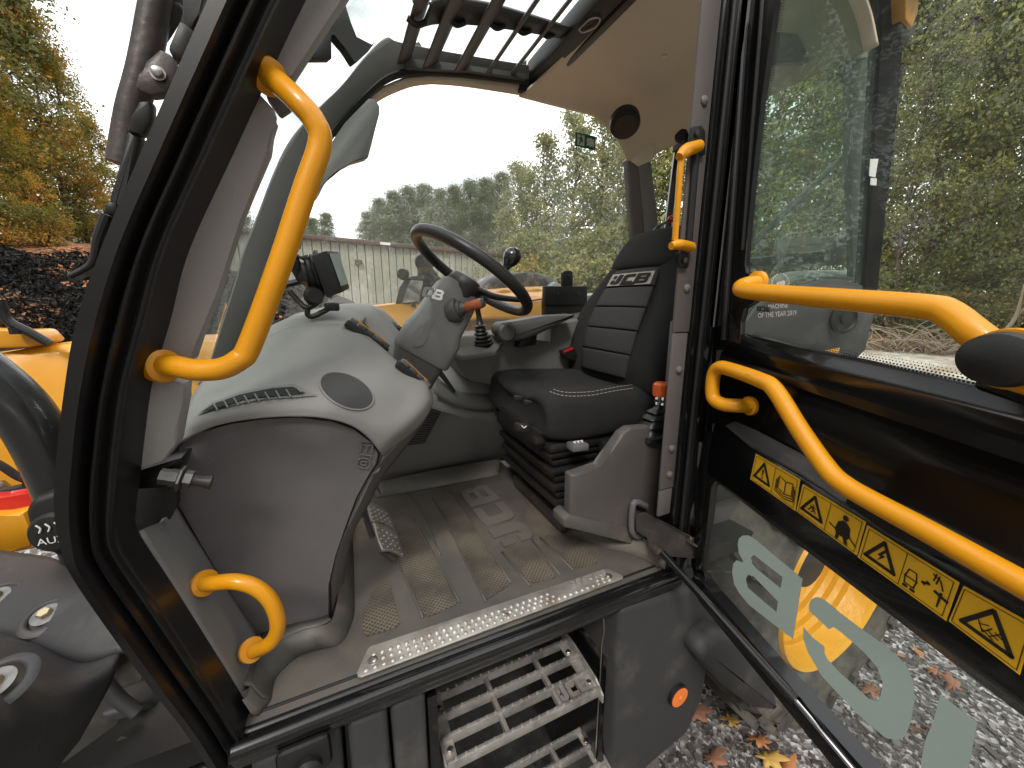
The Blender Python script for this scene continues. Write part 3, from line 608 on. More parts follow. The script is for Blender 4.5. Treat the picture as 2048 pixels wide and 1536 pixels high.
mb.build('spoke', 'leather', WH)
MB().rev(hub, nrm, [(.040, -.05), (.054, -.03), (.056, .01), (.050, .030), (.034, .038), (.0005, .040)], 28).build('hub', 'leather', WH)
k0 = wp(-.52, RWh+.0, .012); k1 = P(1014, 514, y=k0.y+.005)
kb = MB(); kax = (nrm+Vector((.05, 0, .15))).normalized(); k0 = P(1006, 545, y=1.02)
kb.rev(k0, kax, [(.010, -.004), (.009, .010), (.012, .022), (.020, .034), (.0245, .048), (.024, .060), (.017, .071), (.006, .076), (.0005, .0765)], 24); kb.build('spinner_knob', mat('knob_gloss', (.008, .008, .009), .22, coat=.4), WH)

# ---- side console with joystick and armrest
CN = empty('side_console', (.75, 1.35, 1.5)); CN.parent = TH; CN.location = Vector((.75, 1.35, 1.5))-WLOC[TH]
mb = MB(); mb.prism(PY([(905, 712), (895, 690), (925, 672), (985, 668), (1005, 676), (1105, 688), (1100, 650), (1180, 635), (1180, 780), (1040, 790), (985, 770), (940, 762), (925, 745)], 1.30), (0, .2, 0), .008); mb.build('console_body', 'console_grey', CN, smooth=50)
mb = MB(); mb.prism([P(896, 700, y=1.28), P(925, 712, y=1.24), P(992, 702, y=1.24), P(1006, 682, y=1.3), P(990, 668, y=1.38), P(925, 674, y=1.38)], (0, 0, -.018), .005); mb.build('console_top', 'console_grey', CN)
mb = MB(); b0 = P(966, 697, y=1.31); prf = []
for i in range(6):
    r0 = .044-.0045*i; h = i*.0125; prf += [(r0*.84, h), (r0, h+.003), (r0*1.0, h+.006), (r0*.80, h+.0095)]
prf += [(.018, .078), (.024, .083), (.014, .088), (.0105, .105), (.009, .13)]
mb.rev(b0, (-.12, 0, 1), [(.05, -.004)]+prf, 28); mb.build('joystick_boot', 'bellows', CN, smooth=60)
b1 = b0+Vector((-.015, 0, .12)); mb = MB(); mb.tube([b1, b1+Vector((-.004, 0, .03)), b1+Vector((-.01, 0, .085)), b1+Vector((-.02, 0, .12))], [.011, .013, .017, .014], 14, 5, .8); mb.build('joystick', 'black_plastic', CN)
mb = MB()
for px, py in ((918, 690), (935, 686), (1008, 672)): mb.box(P(px, py, y=1.33), (.025, .02, .014), bev=.003)
mb.each('console_button', 'black_plastic', CN)
# armrest
mb = MB(); ar = PY([(997, 668), (996, 655), (1005, 645), (1022, 644), (1090, 632), (1150, 628), (1151, 634), (1110, 652), (1060, 676), (1040, 683), (1012, 682)], 1.22); mb.prism(ar, (0, .075, 0), .010, 3); am = mb.build('armrest', 'console_dark', CN, smooth=50)
MB().rev(P(1014, 665, y=1.222), (0, -1, 0), [(.03, -.02), (.031, .004), (.026, .008), (.0005, .008)], 24, sq=(1, 1)).build('armrest_pivot', 'console_dark', am)
pl([(1040, 682), (1075, 668), (1072, 690), (1036, 695)], 1.25, .04, .003).build('armrest_mount', 'black_plastic', CN)
pl([(1090, 655), (1110, 640), (1185, 625), (1185, 655), (1150, 700), (1090, 720)], 1.36, .1, .008).build('storage_box', 'console_grey', CN)
# phone/tablet holder
hd = MB(); hd.prism(PY([(1091, 572), (1175, 572), (1175, 610), (1090, 610)], 1.44), (0, .03, 0), .004); hd.prism(PY([(1126, 572), (1126, 545), (1131, 541), (1142, 541), (1146, 545), (1146, 572)], 1.442), (0, .02, 0), .003)
hd.prism(PY([(1091, 600), (1174, 600), (1174, 640), (1092, 640)], 1.45), (0, .04, 0), .004); ho = hd.build('tablet_holder', 'black_plastic', CN)
mb = MB()
for px in (1116, 1157): mb.rev(P(px, 588, y=1.438), (0, -1, 0), [(.006, -.002), (.006, .003), (.003, .004)], 12)
mb.rev(P(1137, 551, y=1.438), (0, -1, 0), [(.005, -.002), (.005, .003), (.003, .004)], 12); mb.each('screw', 'dark_steel', ho)

# ---- seat
ST = empty('driver_seat', (.8, 1.1, 1.05)); ST.parent = TH; ST.location = Vector((.8, 1.1, 1.05))-WLOC[TH]
def sect(x, prf, dz=0, tilt=0): return [Vector((x+tilt*(z-1.42), y, z+dz)) for y, z in prf]
def cushion():
    """stations along X; each a closed rounded section in (y,z): raised side bolsters, dished middle"""
    rings = []
    for x, zt, zb, ins in ((.520, 1.425, 1.375, .055), (.505, 1.44, 1.352, .03), (.512, 1.462, 1.335, .010), (.56, 1.475, 1.322, .0), (.66, 1.468, 1.318, 0), (.78, 1.462, 1.322, 0), (.88, 1.455, 1.328, .01), (.93, 1.445, 1.34, .02)):
        y0, y1 = .862+ins, 1.33-ins; r = []
        for yy, zz in ((y0+.02, zb), (y0, zb+.02), (y0-.006, (zb+zt)/2), (y0, zt-.022), (y0+.018, zt-.003), (y0+.055, zt+.004), (y0+.095, zt-.002), (y0+.125, zt-.013), (1.095, zt-.014), (y1-.125, zt-.013), (y1-.095, zt-.002), (y1-.055, zt+.004), (y1-.018, zt-.003), (y1, zt-.022), (y1+.006, (zb+zt)/2), (y1, zb+.02), (y1-.02, zb), (1.095, zb-.004)):
            r.append(Vector((x, yy, zz)))
        rings.append(r)
    return rings
cu = MB().rings(cushion()).build('seat_cushion', 'seat_fabric', ST, smooth=180, sub=2)
bpy.context.view_layer.update(); CUt = caster(cu)
def stitchline(mb, tree, pts, r=.0008, dash=7, gap=3.2, lift=.0012):
    acc = []
    for i in range(len(pts)-1):
        a, b_ = pts[i], pts[i+1]; L = math.hypot(b_[0]-a[0], b_[1]-a[1]); n = max(1, int(L/2.2))
        for k in range(n): acc.append((a[0]+(b_[0]-a[0])*k/n, a[1]+(b_[1]-a[1])*k/n))
    for k in range(0, len(acc)-3, 3):
        p, q_ = on(tree, *acc[k], lift), on(tree, *acc[k+2], lift)
        if (p-q_).length < .03: mb.tube([p, q_], r, 5, 1)
mb = MB(); sm_ = [tuple(p.xy) for p in catmull([Vector((x_, y_, 0)) for x_, y_ in ((1100, 777), (1130, 785), (1180, 784), (1230, 775), (1272, 769))], 6)]
stitchline(mb, CUt, sm_); stitchline(mb, CUt, [(a, b_+7) for a, b_ in sm_]); mb.build('stitching', 'stitch', cu)
# backrest: stations along its height
bd = Vector((.33, 0, 1)).normalized(); bo = Vector((.905, 0, 1.44))
def backring(h, ya, yb, th, dish=.012, cut=.0):
    c_ = bo+bd*h; f = Vector((-1, 0, .2)).normalized(); r = []
    for yy, d in ((ya+.01, -.02), (ya, .0), (ya, th*.6), (ya+.015, th*.95), (ya+.045, th*1.1), (ya+.085, th), (ya+.105, th-dish), ((ya+yb)/2, th-dish-.002), (yb-.105, th-dish), (yb-.085, th), (yb-.045, th*1.1), (yb-.015, th*.95), (yb, th*.6), (yb, 0), (yb-.01, -.02), ((ya+yb)/2, -.03)):
        r.append(Vector((c_.x, yy, c_.z))+f*d)
    return r
mb = MB().rings([backring(*a) for a in ((-.03, .88, 1.32, .03), (.0, .85, 1.345, .055), (.06, .838, 1.355, .08), (.14, .835, 1.355, .085), (.22, .838, 1.35, .078), (.30, .86, 1.325, .064), (.37, .89, 1.29, .052), (.43, .925, 1.255, .045), (.47, .95, 1.235, .04), (.49, .96, 1.225, .02))])
bk = mb.build('backrest', 'seat_fabric', ST, smooth=180, sub=2)
bpy.context.view_layer.update(); BKt = caster(bk)
# centre panel of the backrest with its cross seams
def bq(h, yy, d): c_ = bo+bd*h; f = Vector((-1, 0, .2)).normalized(); return Vector((c_.x, yy, c_.z))+f*d
hs = (.02, .095, .17, .245, .32); yl = (.985, .975, .972, .975, .985, .995); yr = (1.215, 1.222, 1.225, 1.222, 1.21, 1.20); dd = (.066, .086, .090, .084, .070, .056)
hh = (.02, .10, .18, .26, .335, .405)
for i in range(5):
    ps = []
    rows = []
    for s_ in (0, .06, .5, .94, 1):
        h = hh[i]+.0015+(hh[i+1]-hh[i]-.003)*s_; a = yl[i]+(yl[i+1]-yl[i])*s_; c_ = yr[i]+(yr[i+1]-yr[i])*s_; d = dd[i]+(dd[i+1]-dd[i])*s_; bul = (-.004, .0015, .003, .0015, -.004)[(0, .06, .5, .94, 1).index(s_)]
        rows.append([bq(h, a-.004, d-.022), bq(h, a, d-.002+bul-.004), bq(h, (a+c_)/2, d+bul), bq(h, c_, d-.002+bul-.004), bq(h, c_+.004, d-.022)])
    MB().patch(rows, 3, 3).build('back_panel', 'seat_panel', bk, smooth=180)
# headrest
rr = []
for h, ya, yb, t0, t1 in ((.400, .945, 1.245, -.02, .03), (.402, .93, 1.26, -.03, .055), (.42, .925, 1.265, -.035, .068), (.47, .935, 1.25, -.035, .066), (.52, .955, 1.225, -.03, .055), (.545, .97, 1.205, -.025, .04), (.552, .985, 1.19, -.015, .02)):
    rr.append([bq(h, ya+.012, t0), bq(h, ya, (t0+t1)/2), bq(h, ya+.012, t1-.006), bq(h, (ya+yb)/2, t1), bq(h, yb-.012, t1-.006), bq(h, yb, (t0+t1)/2), bq(h, yb-.012, t0), bq(h, (ya+yb)/2, t0-.004)])
hr = MB().rings(rr).build('headrest', 'seat_fabric', ST, smooth=180, sub=2)
# logo badge on the seat back
q = [D_ for D_ in (bq(.385, 1.195, .060), bq(.385, .985, .060), bq(.34, .985, .064), bq(.34, 1.205, .064))]
lift = Vector((-.004, 0, .001)); mb = MB(); mb.prism([p+lift for p in q], (-.002, 0, 0)); bdg = mb.build('seat_badge', 'logo_grey', bk)
mb = MB(); logo(mb, lambda u, v_: bil(q, .06+.86*u+.04*v_, .88-.76*v_)+lift*1.9, (-.0015, 0, 0)); mb.build('badge_lettering', 'seat_fabric', bdg)
# suspension base, controls
mb = MB()
for k in range(7):
    z = 1.285-k*.026; e = .012*(k % 2)
    mb.box((.735+.0*k, 1.09, z), (.42-e*2-.008*k, .40-e, .022), bev=.009, seg=2)
mb.build('suspension_bellows', 'bellows', ST)
mb = MB(); mb.box((.72, 1.09, 1.312), (.40, .42, .03), bev=.01); mb.prism([(.50, .90, 1.36), (.50, 1.2, 1.36), (.50, 1.2, 1.31), (.50, .93, 1.29)], (.05, 0, 0), .004); mb.box((.80, .875, 1.292), (.22, .03, .05), bev=.01); mb.build('seat_frame', 'black_plastic', ST)
mb = MB()
for px, py, s_ in ((1045, 855, .045), (1075, 880, .032)): mb.box(P(px, py, y=.90), (s_, .03, .022), Matrix.Rotation(R(14), 3, 'Y'), .006)
for px, py in ((1035, 796), (1055, 805)): mb.box(P(px, py, y=.90), (.022, .02, .012), Matrix.Rotation(R(14), 3, 'Y'), .003)
sw = mb.each('seat_control', 'black_plastic', ST)
kc = P(1155, 892, y=.86); mb = MB(); mb.box(kc, (.055, .04, .022), Matrix.Rotation(R(4), 3, 'Y'), .006); sw = mb.build('seat_switch', 'dark_grey', ST)
mb = MB()
for i in range(3): mb.tube([kc+Vector((-.012+.012*i, -.008, .0125)), kc+Vector((-.012+.012*i, .004, .0125)), kc+Vector((-.004+.012*i, .004, .0125))], .0016, 5, 1)
mb.build('switch_symbol', 'white_mark', sw)
mb = MB(); mb.tube([P(1043, 851, y=.885), P(1048, 856, y=.885), P(1053, 852, y=.885)], .0014, 5, 1); mb.build('switch_symbol', 'white_mark', sw)
mb = MB(); mb.tube([(.60, .92, 1.055), (.93, .92, 1.055)], .028, 20, 1); mb.tube([(.61, .92, 1.055), (.625, .92, 1.055)], .036, 20, 1); mb.box((.80, 1.1, 1.03), (.42, .36, .05), bev=.01); mb.build('slide_rail', 'dark_steel', ST)
# buckle
bkl = MB().prism(PY([(1124, 702), (1150, 694), (1155, 712), (1150, 724), (1128, 714)], 1.25), (0, .03, 0), .004).build('belt_buckle', 'black_plastic', ST)
MB().prism(PY([(1126, 703), (1143, 696), (1147, 700), (1129, 707)], 1.248), (0, -.003, .004)).build('buckle_button', 'red_plastic', bkl)
mb = MB(); mb.tube([P(1300, 480, y=1.2), P(1315, 455, y=1.2), P(1340, 440, y=1.2)], [.012, .014, .010], 10, 4, .5); am = mb.build('belt_guide', 'black_plastic', ST)
MB().rev(P(1343, 438, y=1.19), (0, -1, 0), [(.012, -.01), (.014, 0), (.008, .008)], 14).build('belt_clip', 'red_plastic', am)

# ---- control box beside the seat, with lever
BX = empty('control_box', (.75, .75, 1.05)); BX.parent = TH; BX.location = Vector((.75, .75, 1.05))-WLOC[TH]
out_ = [(1142, 950), (1205, 938), (1222, 905), (1245, 868), (1262, 856), (1340, 850), (1340, 1100), (1262, 1062), (1140, 1038)]
g0 = [P(x_, y_, y=.775) for x_, y_ in out_]
mat('box_grey', (.078, .070, .067), .55, bump=.5, bscale=600, bdist=.001, var=.08, dirt=(.15, .12, .095), dscale=6, dpos=(.55, .8))
MB().prism(g0, (0, .035, 0), .008, 3).build('box_body', 'box_grey', BX, smooth=50)
lv = MB(); l0 = P(1306, 868, y=.80)
def bring(z, a, b_, o=(0, 0)):
    a *= 1.12; b_ *= 1.2; return [l0+Vector((o[0]+a*math.copysign(abs(math.cos(t_))**.5, math.cos(t_)), o[1]+b_*math.copysign(abs(math.sin(t_))**.5, math.sin(t_)), z)) for t_ in [2*math.pi*k/24 for k in range(24)]]
lv.rings([bring(-.01, .050, .036), bring(.002, .050, .036), bring(.006, .042, .030), bring(.022, .036, .026), bring(.026, .040, .028), bring(.032, .038, .027), bring(.046, .028, .020, (.006, 0)), bring(.050, .036, .024, (.006, 0)), bring(.055, .034, .022, (.007, 0)), bring(.064, .018, .014, (.01, 0)), bring(.067, .026, .018, (.01, 0)), bring(.071, .024, .016, (.01, 0)), bring(.078, .012, .009, (.013, 0)), bring(.084, .010, .008, (.014, 0))])
lb = lv.build('lever_boot', 'bellows', BX, smooth=50)
b_ = l0+Vector((.014, 0, .083)); mb = MB(); mb.rev(b_, (.05, 0, 1), [(.005, 0), (.005, .012), (.016, .013), (.016, .0155), (.005, .017), (.005, .035)], 20); mb.build('lever_rod', 'steel', lb)
mb = MB(); rg = []
for h, r0 in ((.028, .012), (.031, .020), (.050, .0215), (.064, .021), (.070, .015), (.071, .001)):
    rg.append([b_+Vector((.002+r0*(1+(.06 if j % 2 else 0))*math.cos(2*math.pi*j/24), r0*(1+(.06 if j % 2 else 0))*math.sin(2*math.pi*j/24), h)) for j in range(24)])
mb.rings(rg); mb.build('lever_knob', 'orange_knob', lb)
mb = MB(); mb.prism(PY([(1128, 1040), (1140, 1030), (1265, 1060), (1335, 1095), (1335, 1120), (1255, 1085), (1128, 1055)], .77), (0, .06, -.0), .004)
mb.build('box_foot', 'mat_rubber', BX)
# door check bracket and arm
mb = MB(); mb.tube(PY([(1292, 1012), (1270, 1004), (1264, 1025), (1264, 1062), (1278, 1073), (1290, 1066)], .755), .009, 8, 3); mb.build('check_bracket', 'dark_grey', BX)
mb = MB(); mb.prism([P(1272, 1030, y=.735), P(1290, 1026, y=.72), P(1340, 1052, y=.650), P(1404, 1086, y=.615), P(1412, 1108, y=.612), P(1400, 1118, y=.615), P(1330, 1112, y=.650), P(1300, 1098, y=.69), P(1294, 1074, y=.71), P(1272, 1062, y=.735)], (.004, .006, 0), .001); mb.build('check_arm', 'dark_steel', FR)
mb = MB(); mb.rev(P(1382, 1078, y=.625), (-.2, -.8, .6), [(.006, 0), (.006, .004), (.003, .005)], 6); mb.tube([P(1374, 1080, y=.63), P(1394, 1093, y=.612)], .0035, 8, 1); mb.rev(P(1313, 1100, y=.67), (0, -1, 0), [(.012, -.01), (.012, .012), (.007, .016)], 12); mb.build('check_bolt', 'dark_steel', FR)

# ---- kick panel + lower yellow hand grip + bracket bolt + pedals + tread plate
KP = MB(); KP.patch([[P(277, 1063, y=.70), P(340, 1165, y=.70), P(410, 1275, y=.70), P(481, 1386, y=.70)],
    [P(305, 1050, y=.735), P(372, 1150, y=.735), P(440, 1262, y=.735), P(500, 1372, y=.73)],
    [P(324, 1042, y=.765), P(392, 1140, y=.765), P(455, 1240, y=.765), P(509, 1347, y=.755)],
    [P(345, 1005, y=.815), P(400, 1090, y=.825), P(450, 1172, y=.83), P(520, 1280, y=.835)]], 4, 4)
KP.build('kick_panel', 'mid_grey', LN, smooth=60, solid=.006)
pl([(240, 930), (352, 895), (354, 1010), (335, 1046), (277, 1075), (240, 1060)], .775, .02, .003).build('pillar_foot', 'black_plastic', LN)
mb = MB(); mb.prism(PY([(262, 945), (362, 915), (366, 918), (345, 975), (262, 980)], .73), (0, .05, 0), .003); bb = mb.build('stop_bracket', 'black_paint', LN)
mb = MB(); a0 = P(320, 952, y=.715); a1 = P(405, 962, y=.715); ax_ = (a1-a0).normalized()
mb.rev(a0, ax_, [(.012, 0), (.012, .012), (.0135, .012), (.0135, .022), (.009, .022)], 6); mb.rev(a0+ax_*.022, ax_, [(.009, 0), (.020, .002), (.020, .005), (.009, .006), (.014, .008), (.014, .018)], 6); mb.build('stop_nut', 'old_steel', bb)
mb = MB(); mb.rev(a0+ax_*.034, ax_, [(.009, 0), (.0085, .018), (.011, .028), (.011, .031), (.0005, .031)], 20); mb.build('stop_buffer', 'dark_steel', bb)
hg = MB(); hg.tube([P(404, 1166, y=.735), P(425, 1166, y=.72), P(470, 1163, y=.70), P(510, 1174, y=.69), P(540, 1200, y=.685), P(555, 1238, y=.685), P(552, 1268, y=.69), P(535, 1290, y=.70), P(505, 1303, y=.735)], .0125, 16, 6)
for p, q_ in (((409, 1166, .735), (425, 1166, .72)), ((503, 1300, .737), (535, 1290, .70))):
    a = P(p[0], p[1], y=p[2]); d = (P(q_[0], q_[1], y=q_[2])-a).normalized(); hg.rev(a, d, [(.021, -.004), (.021, .004), (.0125, .006)], 24)
hg.build('grab_handle', 'yellow_paint', LN)
# big yellow grab bar on the front pillar
hb = MB(); hb.tube([P(528, 148, y=.69), P(552, 162, y=.665), P(598, 205, y=.64), P(630, 245, y=.635), P(640, 290, y=.635), P(608, 385, y=.635), P(560, 530, y=.635), P(500, 690, y=.64), P(478, 720, y=.64), P(440, 738, y=.645), P(390, 740, y=.655), P(345, 731, y=.67), P(320, 732, y=.69)], .0150, 18, 6)
for p, q_ in (((536, 152, .685), (570, 178, .655)), ((324, 732, .687), (360, 733, .665))):
    a = P(p[0], p[1], y=p[2]); d = (P(q_[0], q_[1], y=q_[2])-a).normalized(); hb.rev(a, d, [(.023, -.008), (.023, .006), (.017, .01)], 24)
hb.build('grab_handle', 'yellow_paint', LN)
# rear pillar grab bar (thin, on black mounts)
rb = MB(); rb.tube([P(1392, 297, y=.648), P(1370, 306, y=.635), P(1362, 325, y=.635), P(1356, 400, y=.635), P(1350, 480, y=.64)], [.010, .011, .0065, .0065, .0065], 12, 6); rb.tube([P(1382, 494, y=.65), P(1358, 489, y=.635), P(1342, 492, y=.635)], [.011, .011, .008], 12, 5)
rb.tube([P(1398, 292, y=.648), P(1372, 300, y=.637), P(1358, 314, y=.632)], [.012, .012, .008], 12, 5)
rgb = rb.build('grab_handle', 'yellow_paint', LN)
mb = MB()
mb.prism(PY([(1382, 280), (1386, 252), (1404, 250), (1412, 262), (1412, 310), (1384, 310)], .650), (0, .01, 0), .003); mb.prism(PY([(1357, 505), (1359, 520), (1358, 534), (1378, 536), (1380, 505)], .650), (0, .01, 0), .003)
mb.tube([P(1392, 300, y=.655), P(1376, 500, y=.655)], .008, 10, 1); mb.build('handle_mount', 'black_plastic', rgb)
mb = MB()
for px, py in ((1393, 267), (1369, 521)): mb.rev(P(px, py, y=.648), (0, -1, 0), [(.006, 0), (.006, .004), (.003, .005)], 10)
mb.each('screw', 'dark_steel', rgb)
# pedals
def pedal(cs, name='pedal'):
    mb = MB(); mb.patch(cs, 5, 5); o = mb.build(name, 'aluminium', DB, smooth=180, solid=.006)
    bpy.context.view_layer.update(); tr = caster(o); m2 = MB()
    rows = [catmull(r, 4) for r in cs]
    for i in range(5):
        for j in range(5):
            u = .12+.19*i; v_ = .12+.19*j; a = cs[0][0].lerp(cs[0][-1], u); b_ = cs[-1][0].lerp(cs[-1][-1], u); p = a.lerp(b_, v_)
            d = (p-EYE).normalized(); h = tr.ray_cast(EYE, d)
            if h[0]:
                n = h[1] if h[1].dot(d) < 0 else -h[1]; m2.rev(h[0]+n*.001, n, [(.0028, -.001), (.0028, .001), (.0005, .0028)], 8)
    m2.build('grip_stud', 'aluminium', o); return o
g1 = [[P(731, 1003, y=1.04), P(748, 1008, y=1.06), P(762, 1016, y=1.08), P(775, 1026, y=1.10)], [P(737, 1026, y=1.03), P(757, 1028, y=1.05), P(774, 1034, y=1.07), P(786, 1046, y=1.09)], [P(742, 1044, y=1.02), P(762, 1045, y=1.04), P(780, 1054, y=1.06), P(793, 1068, y=1.08)]]
g2 = [[P(746, 1046, y=1.00), P(762, 1048, y=1.02), P(780, 1056, y=1.04), P(794, 1070, y=1.06)], [P(753, 1074, y=.99), P(771, 1076, y=1.01), P(790, 1084, y=1.03), P(803, 1098, y=1.05)], [P(764, 1103, y=.97), P(782, 1103, y=.99), P(800, 1112, y=1.01), P(815, 1130, y=1.03)]]
pedal(g1); pedal(g2)
mb = MB(); mb.tube([P(722, 1020, y=1.06), P(740, 1030, y=1.06)], .014, 10, 1); mb.tube([P(716, 990, y=1.07), P(745, 1075, y=1.04)], .008, 8, 1); mb.tube([P(760, 1100, y=1.0), P(790, 1120, y=1.02)], .008, 8, 1); mb.prism(PY([(748, 968), (756, 970), (763, 990), (757, 985)], 1.3), (0, .03, 0), .001); mb.build('pedal_arm', 'dark_grey', DB)
# steps and box below the sill, side recess
US = empty('undercarriage', (.4, .75, .5)); US.parent = TH; US.location = Vector((.4, .75, .5))-WLOC[TH]
def step(z, x0, x1, y0, y1, lg=True):
    so = MB()
    for i in range(4):
        yy = y0+(y1-y0)*i/3; so.box(((x0+x1)/2, yy, z), (x1-x0, .009, .026), bev=.001)
    for xx in (x0+(x1-x0)*.36, x0+(x1-x0)*.72): so.box((xx, (y0+y1)/2, z-.002), (.010, y1-y0, .020), bev=.001)
    for xx in (x0+.012, x1-.012): so.box((xx, (y0+y1)/2, z-.004), (.028, y1-y0, .006), bev=.001)
    so.prism([(x1, y1+.03, z+.025), (x1, y1-.03, z+.028), (x1, y0+.02, z+.018), (x1, y0-.012, z-.005), (x1, y0-.012, z-.03), (x1, y1+.03, z-.03)], (.005, 0, 0), .001)
    so.prism([(x0, y1+.03, z+.015), (x0, y0-.012, z+.0), (x0, y0-.012, z-.03), (x0, y1+.03, z-.03)], (-.005, 0, 0), .001)
    o = so.build('step', 'step_metal', US)
    for i in range(4):
        mb = MB()
        yy = y0+(y1-y0)*i/3; n = 17
        for k in range(n): mb.rev((x0+.02+(x1-x0-.04)*k/(n-1), yy, z+.012), (0, 0, 1), [(.004, 0), (.004, .003), (.0025, .0055)], 6)
        mb.build('tread_stud', 'step_metal', o)
    mb = MB()
    for xx in (x0+.014, x1-.014):
        for yy in (y0+.03, y1-.03): mb.rev((xx, yy, z), (0, 0, 1), [(.008, -.002), (.008, .004), (.006, .006)], 6)
    mb.build('step_bolt', 'steel', o)
    if lg:
        mb = MB(); xq0, xq1 = x0+(x1-x0)*.735, x1-.02; logo(mb, lambda u, v_: Vector((xq0+(xq1-xq0)*u, y0+.009+.042*v_, z-.002)), (0, 0, .011)); mb.build('step_lettering', 'step_metal', o)
    return o
step(.70, .145, .562, .662, .825); step(.41, .17, .60, .62, .77)
mb = MB(); mb.prism([(.585, .63, .972), (.93, .63, .935), (.95, .62, .78), (.93, .62, .52), (.88, .62, .42), (.62, .62, .36), (.59, .62, .5)], (0, .35, 0), .018, 3); tk = mb.build('tank_cover', 'fender_plastic', US, smooth=50)
rp = P(1357, 1392, y=.615); MB().rev(rp, (0, -1, 0), [(.034, -.01), (.034, .003), (.030, .005)], 32).build('reflector_seat', 'black_plastic', tk)
MB().rev(rp+Vector((0, -.003, 0)), (0, -1, 0), [(.030, 0), (.030, .003), (.006, .004), (.004, .0065), (.0005, .0065)], 32).build('reflector', 'reflector', tk)
mb = MB(); mb.box((.35, .93, .5), (1.6, .04, .8)); mb.box((.592, .80, .55), (.01, .26, .8)); mb.box((.12, .80, .5), (.02, .26, .8)); mb.build('recess_wall', 'black_gloss', US)
mb = MB(); mb.tube([(.584, .69, .945), (.584, .69, .90), (.584, .685, .86), (.584, .69, .82), (.584, .69, .2)], .0022, 6, 1); mb.build('recess_edge', 'steel', US)
mb = MB()
for a, b_ in ((-.20, -.055), (-.045, .03), (.035, .105)): mb.prism([(a, .655, .935), (b_, .655, .935), (b_-.01, .62, .55), (a, .62, .55)], (0, .2, 0), .012)
hx = mb.build('battery_cover', 'fender_plastic', US, smooth=50)
lp = P(610, 1515, y=.63); mb = MB(); mb.box(lp, (.085, .02, .07), bev=.012); mb.rev(lp+Vector((.005, -.01, -.01)), (0, -1, .1), [(.022, 0), (.022, .012), (.014, .018), (.0005, .018)], 20); mb.build('latch', 'black_plastic', hx)
mb = MB(); mb.prism([P(1440, 1262, y=.57), P(1500, 1285, y=.57), P(1545, 1350, y=.57), P(1564, 1415, y=.57), P(1548, 1430, y=.57), P(1505, 1414, y=.57), P(1440, 1366, y=.57), P(1395, 1315, y=.57)], (0, .10, 0), .03, 3); mb.build('mud_guard', 'fender_plastic', US, smooth=60)

# ---- rear and front wheel
def wheel(c_, Rt, wdt, nm='wheel'):
    wo = empty(nm, c_); wo.parent = TH; wo.location = Vector(c_)-WLOC[TH]; a = (0, -1, 0); h = wdt/2
    mb = MB(); mb.rev(c_, a, [(Rt*.60, -h*.9), (Rt*.9, -h), (Rt*.955, -h*.8), (Rt*.96, 0), (Rt*.955, h*.8), (Rt*.90, h), (Rt*.75, h*1.02), (Rt*.60, h*.9), (Rt*.57, h*.82)], 64, caps=False)
    c_ = Vector(c_)
    for s_ in (-1, 1):
        for k in range(22):
            t0 = 2*math.pi*(k+(.5 if s_ > 0 else 0))/22; t1 = t0+.16; dn = .06
            def pt(t_, r_, y_): return c_+Vector((r_*math.cos(t_), y_, r_*math.sin(t_)))
            p = [pt(t0, Rt*.955, 0), pt(t0+dn, Rt*.955, 0), pt(t1+dn, Rt*.94, s_*h*.98), pt(t1, Rt*.94, s_*h*.98)]; q_ = [pt(t0, Rt*1.01, 0), pt(t0+dn, Rt*1.01, 0), pt(t1+dn, Rt*.99, s_*h*.98), pt(t1, Rt*.99, s_*h*.98)]
            mb.add(p+q_, [(4, 5, 6, 7), (0, 1, 5, 4), (1, 2, 6, 5), (2, 3, 7, 6), (3, 0, 4, 7)])
            p = [pt(t1, Rt*.94, s_*h*.98), pt(t1+dn, Rt*.94, s_*h*.98), pt(t1+dn+.02, Rt*.80, s_*h*1.03), pt(t1+.02, Rt*.80, s_*h*1.03)]; q_ = [v_+Vector((0, s_*.016, 0)) for v_ in p]
            mb.add(p+q_, [(4, 5, 6, 7), (0, 1, 5, 4), (1, 2, 6, 5), (2, 3, 7, 6), (3, 0, 4, 7)])
    mb.build('tyre', 'tyre', wo, smooth=40)
    mb = MB(); mb.rev(c_, a, [(Rt*.60, h*.86), (Rt*.585, h*.95), (Rt*.56, h*.9), (Rt*.545, h*.6)]+[(Rt*(.532-.004*k_+(.008 if k_ % 2 else 0)), h*(.5-.10*k_)) for k_ in range(7)]+[(Rt*.50, -h*.2), (Rt*.40, -h*.3), (Rt*.25, -h*.3), (.001, -h*.3)], 64, caps=False); rm = mb.build('rim', 'rim_yellow', wo, smooth=25)
    mb = MB(); mb.rev(c_, a, [(.15, -h*.3), (.15, -h*.1), (.12, h*.1), (.10, h*.4), (.0005, h*.42)], 24)
    mb.build('hub', 'black_plastic', wo)
    mb = MB(); mb.rev(c_+Vector((.02, -h*.42, .07)), a, [(.025, 0), (.025, .006)], 16); mb.build('reflector', 'reflector', wo)
    return wo
wheel((1.72, .84, .65), .65, .42); wheel((-.80, .95, .58), .58, .40)

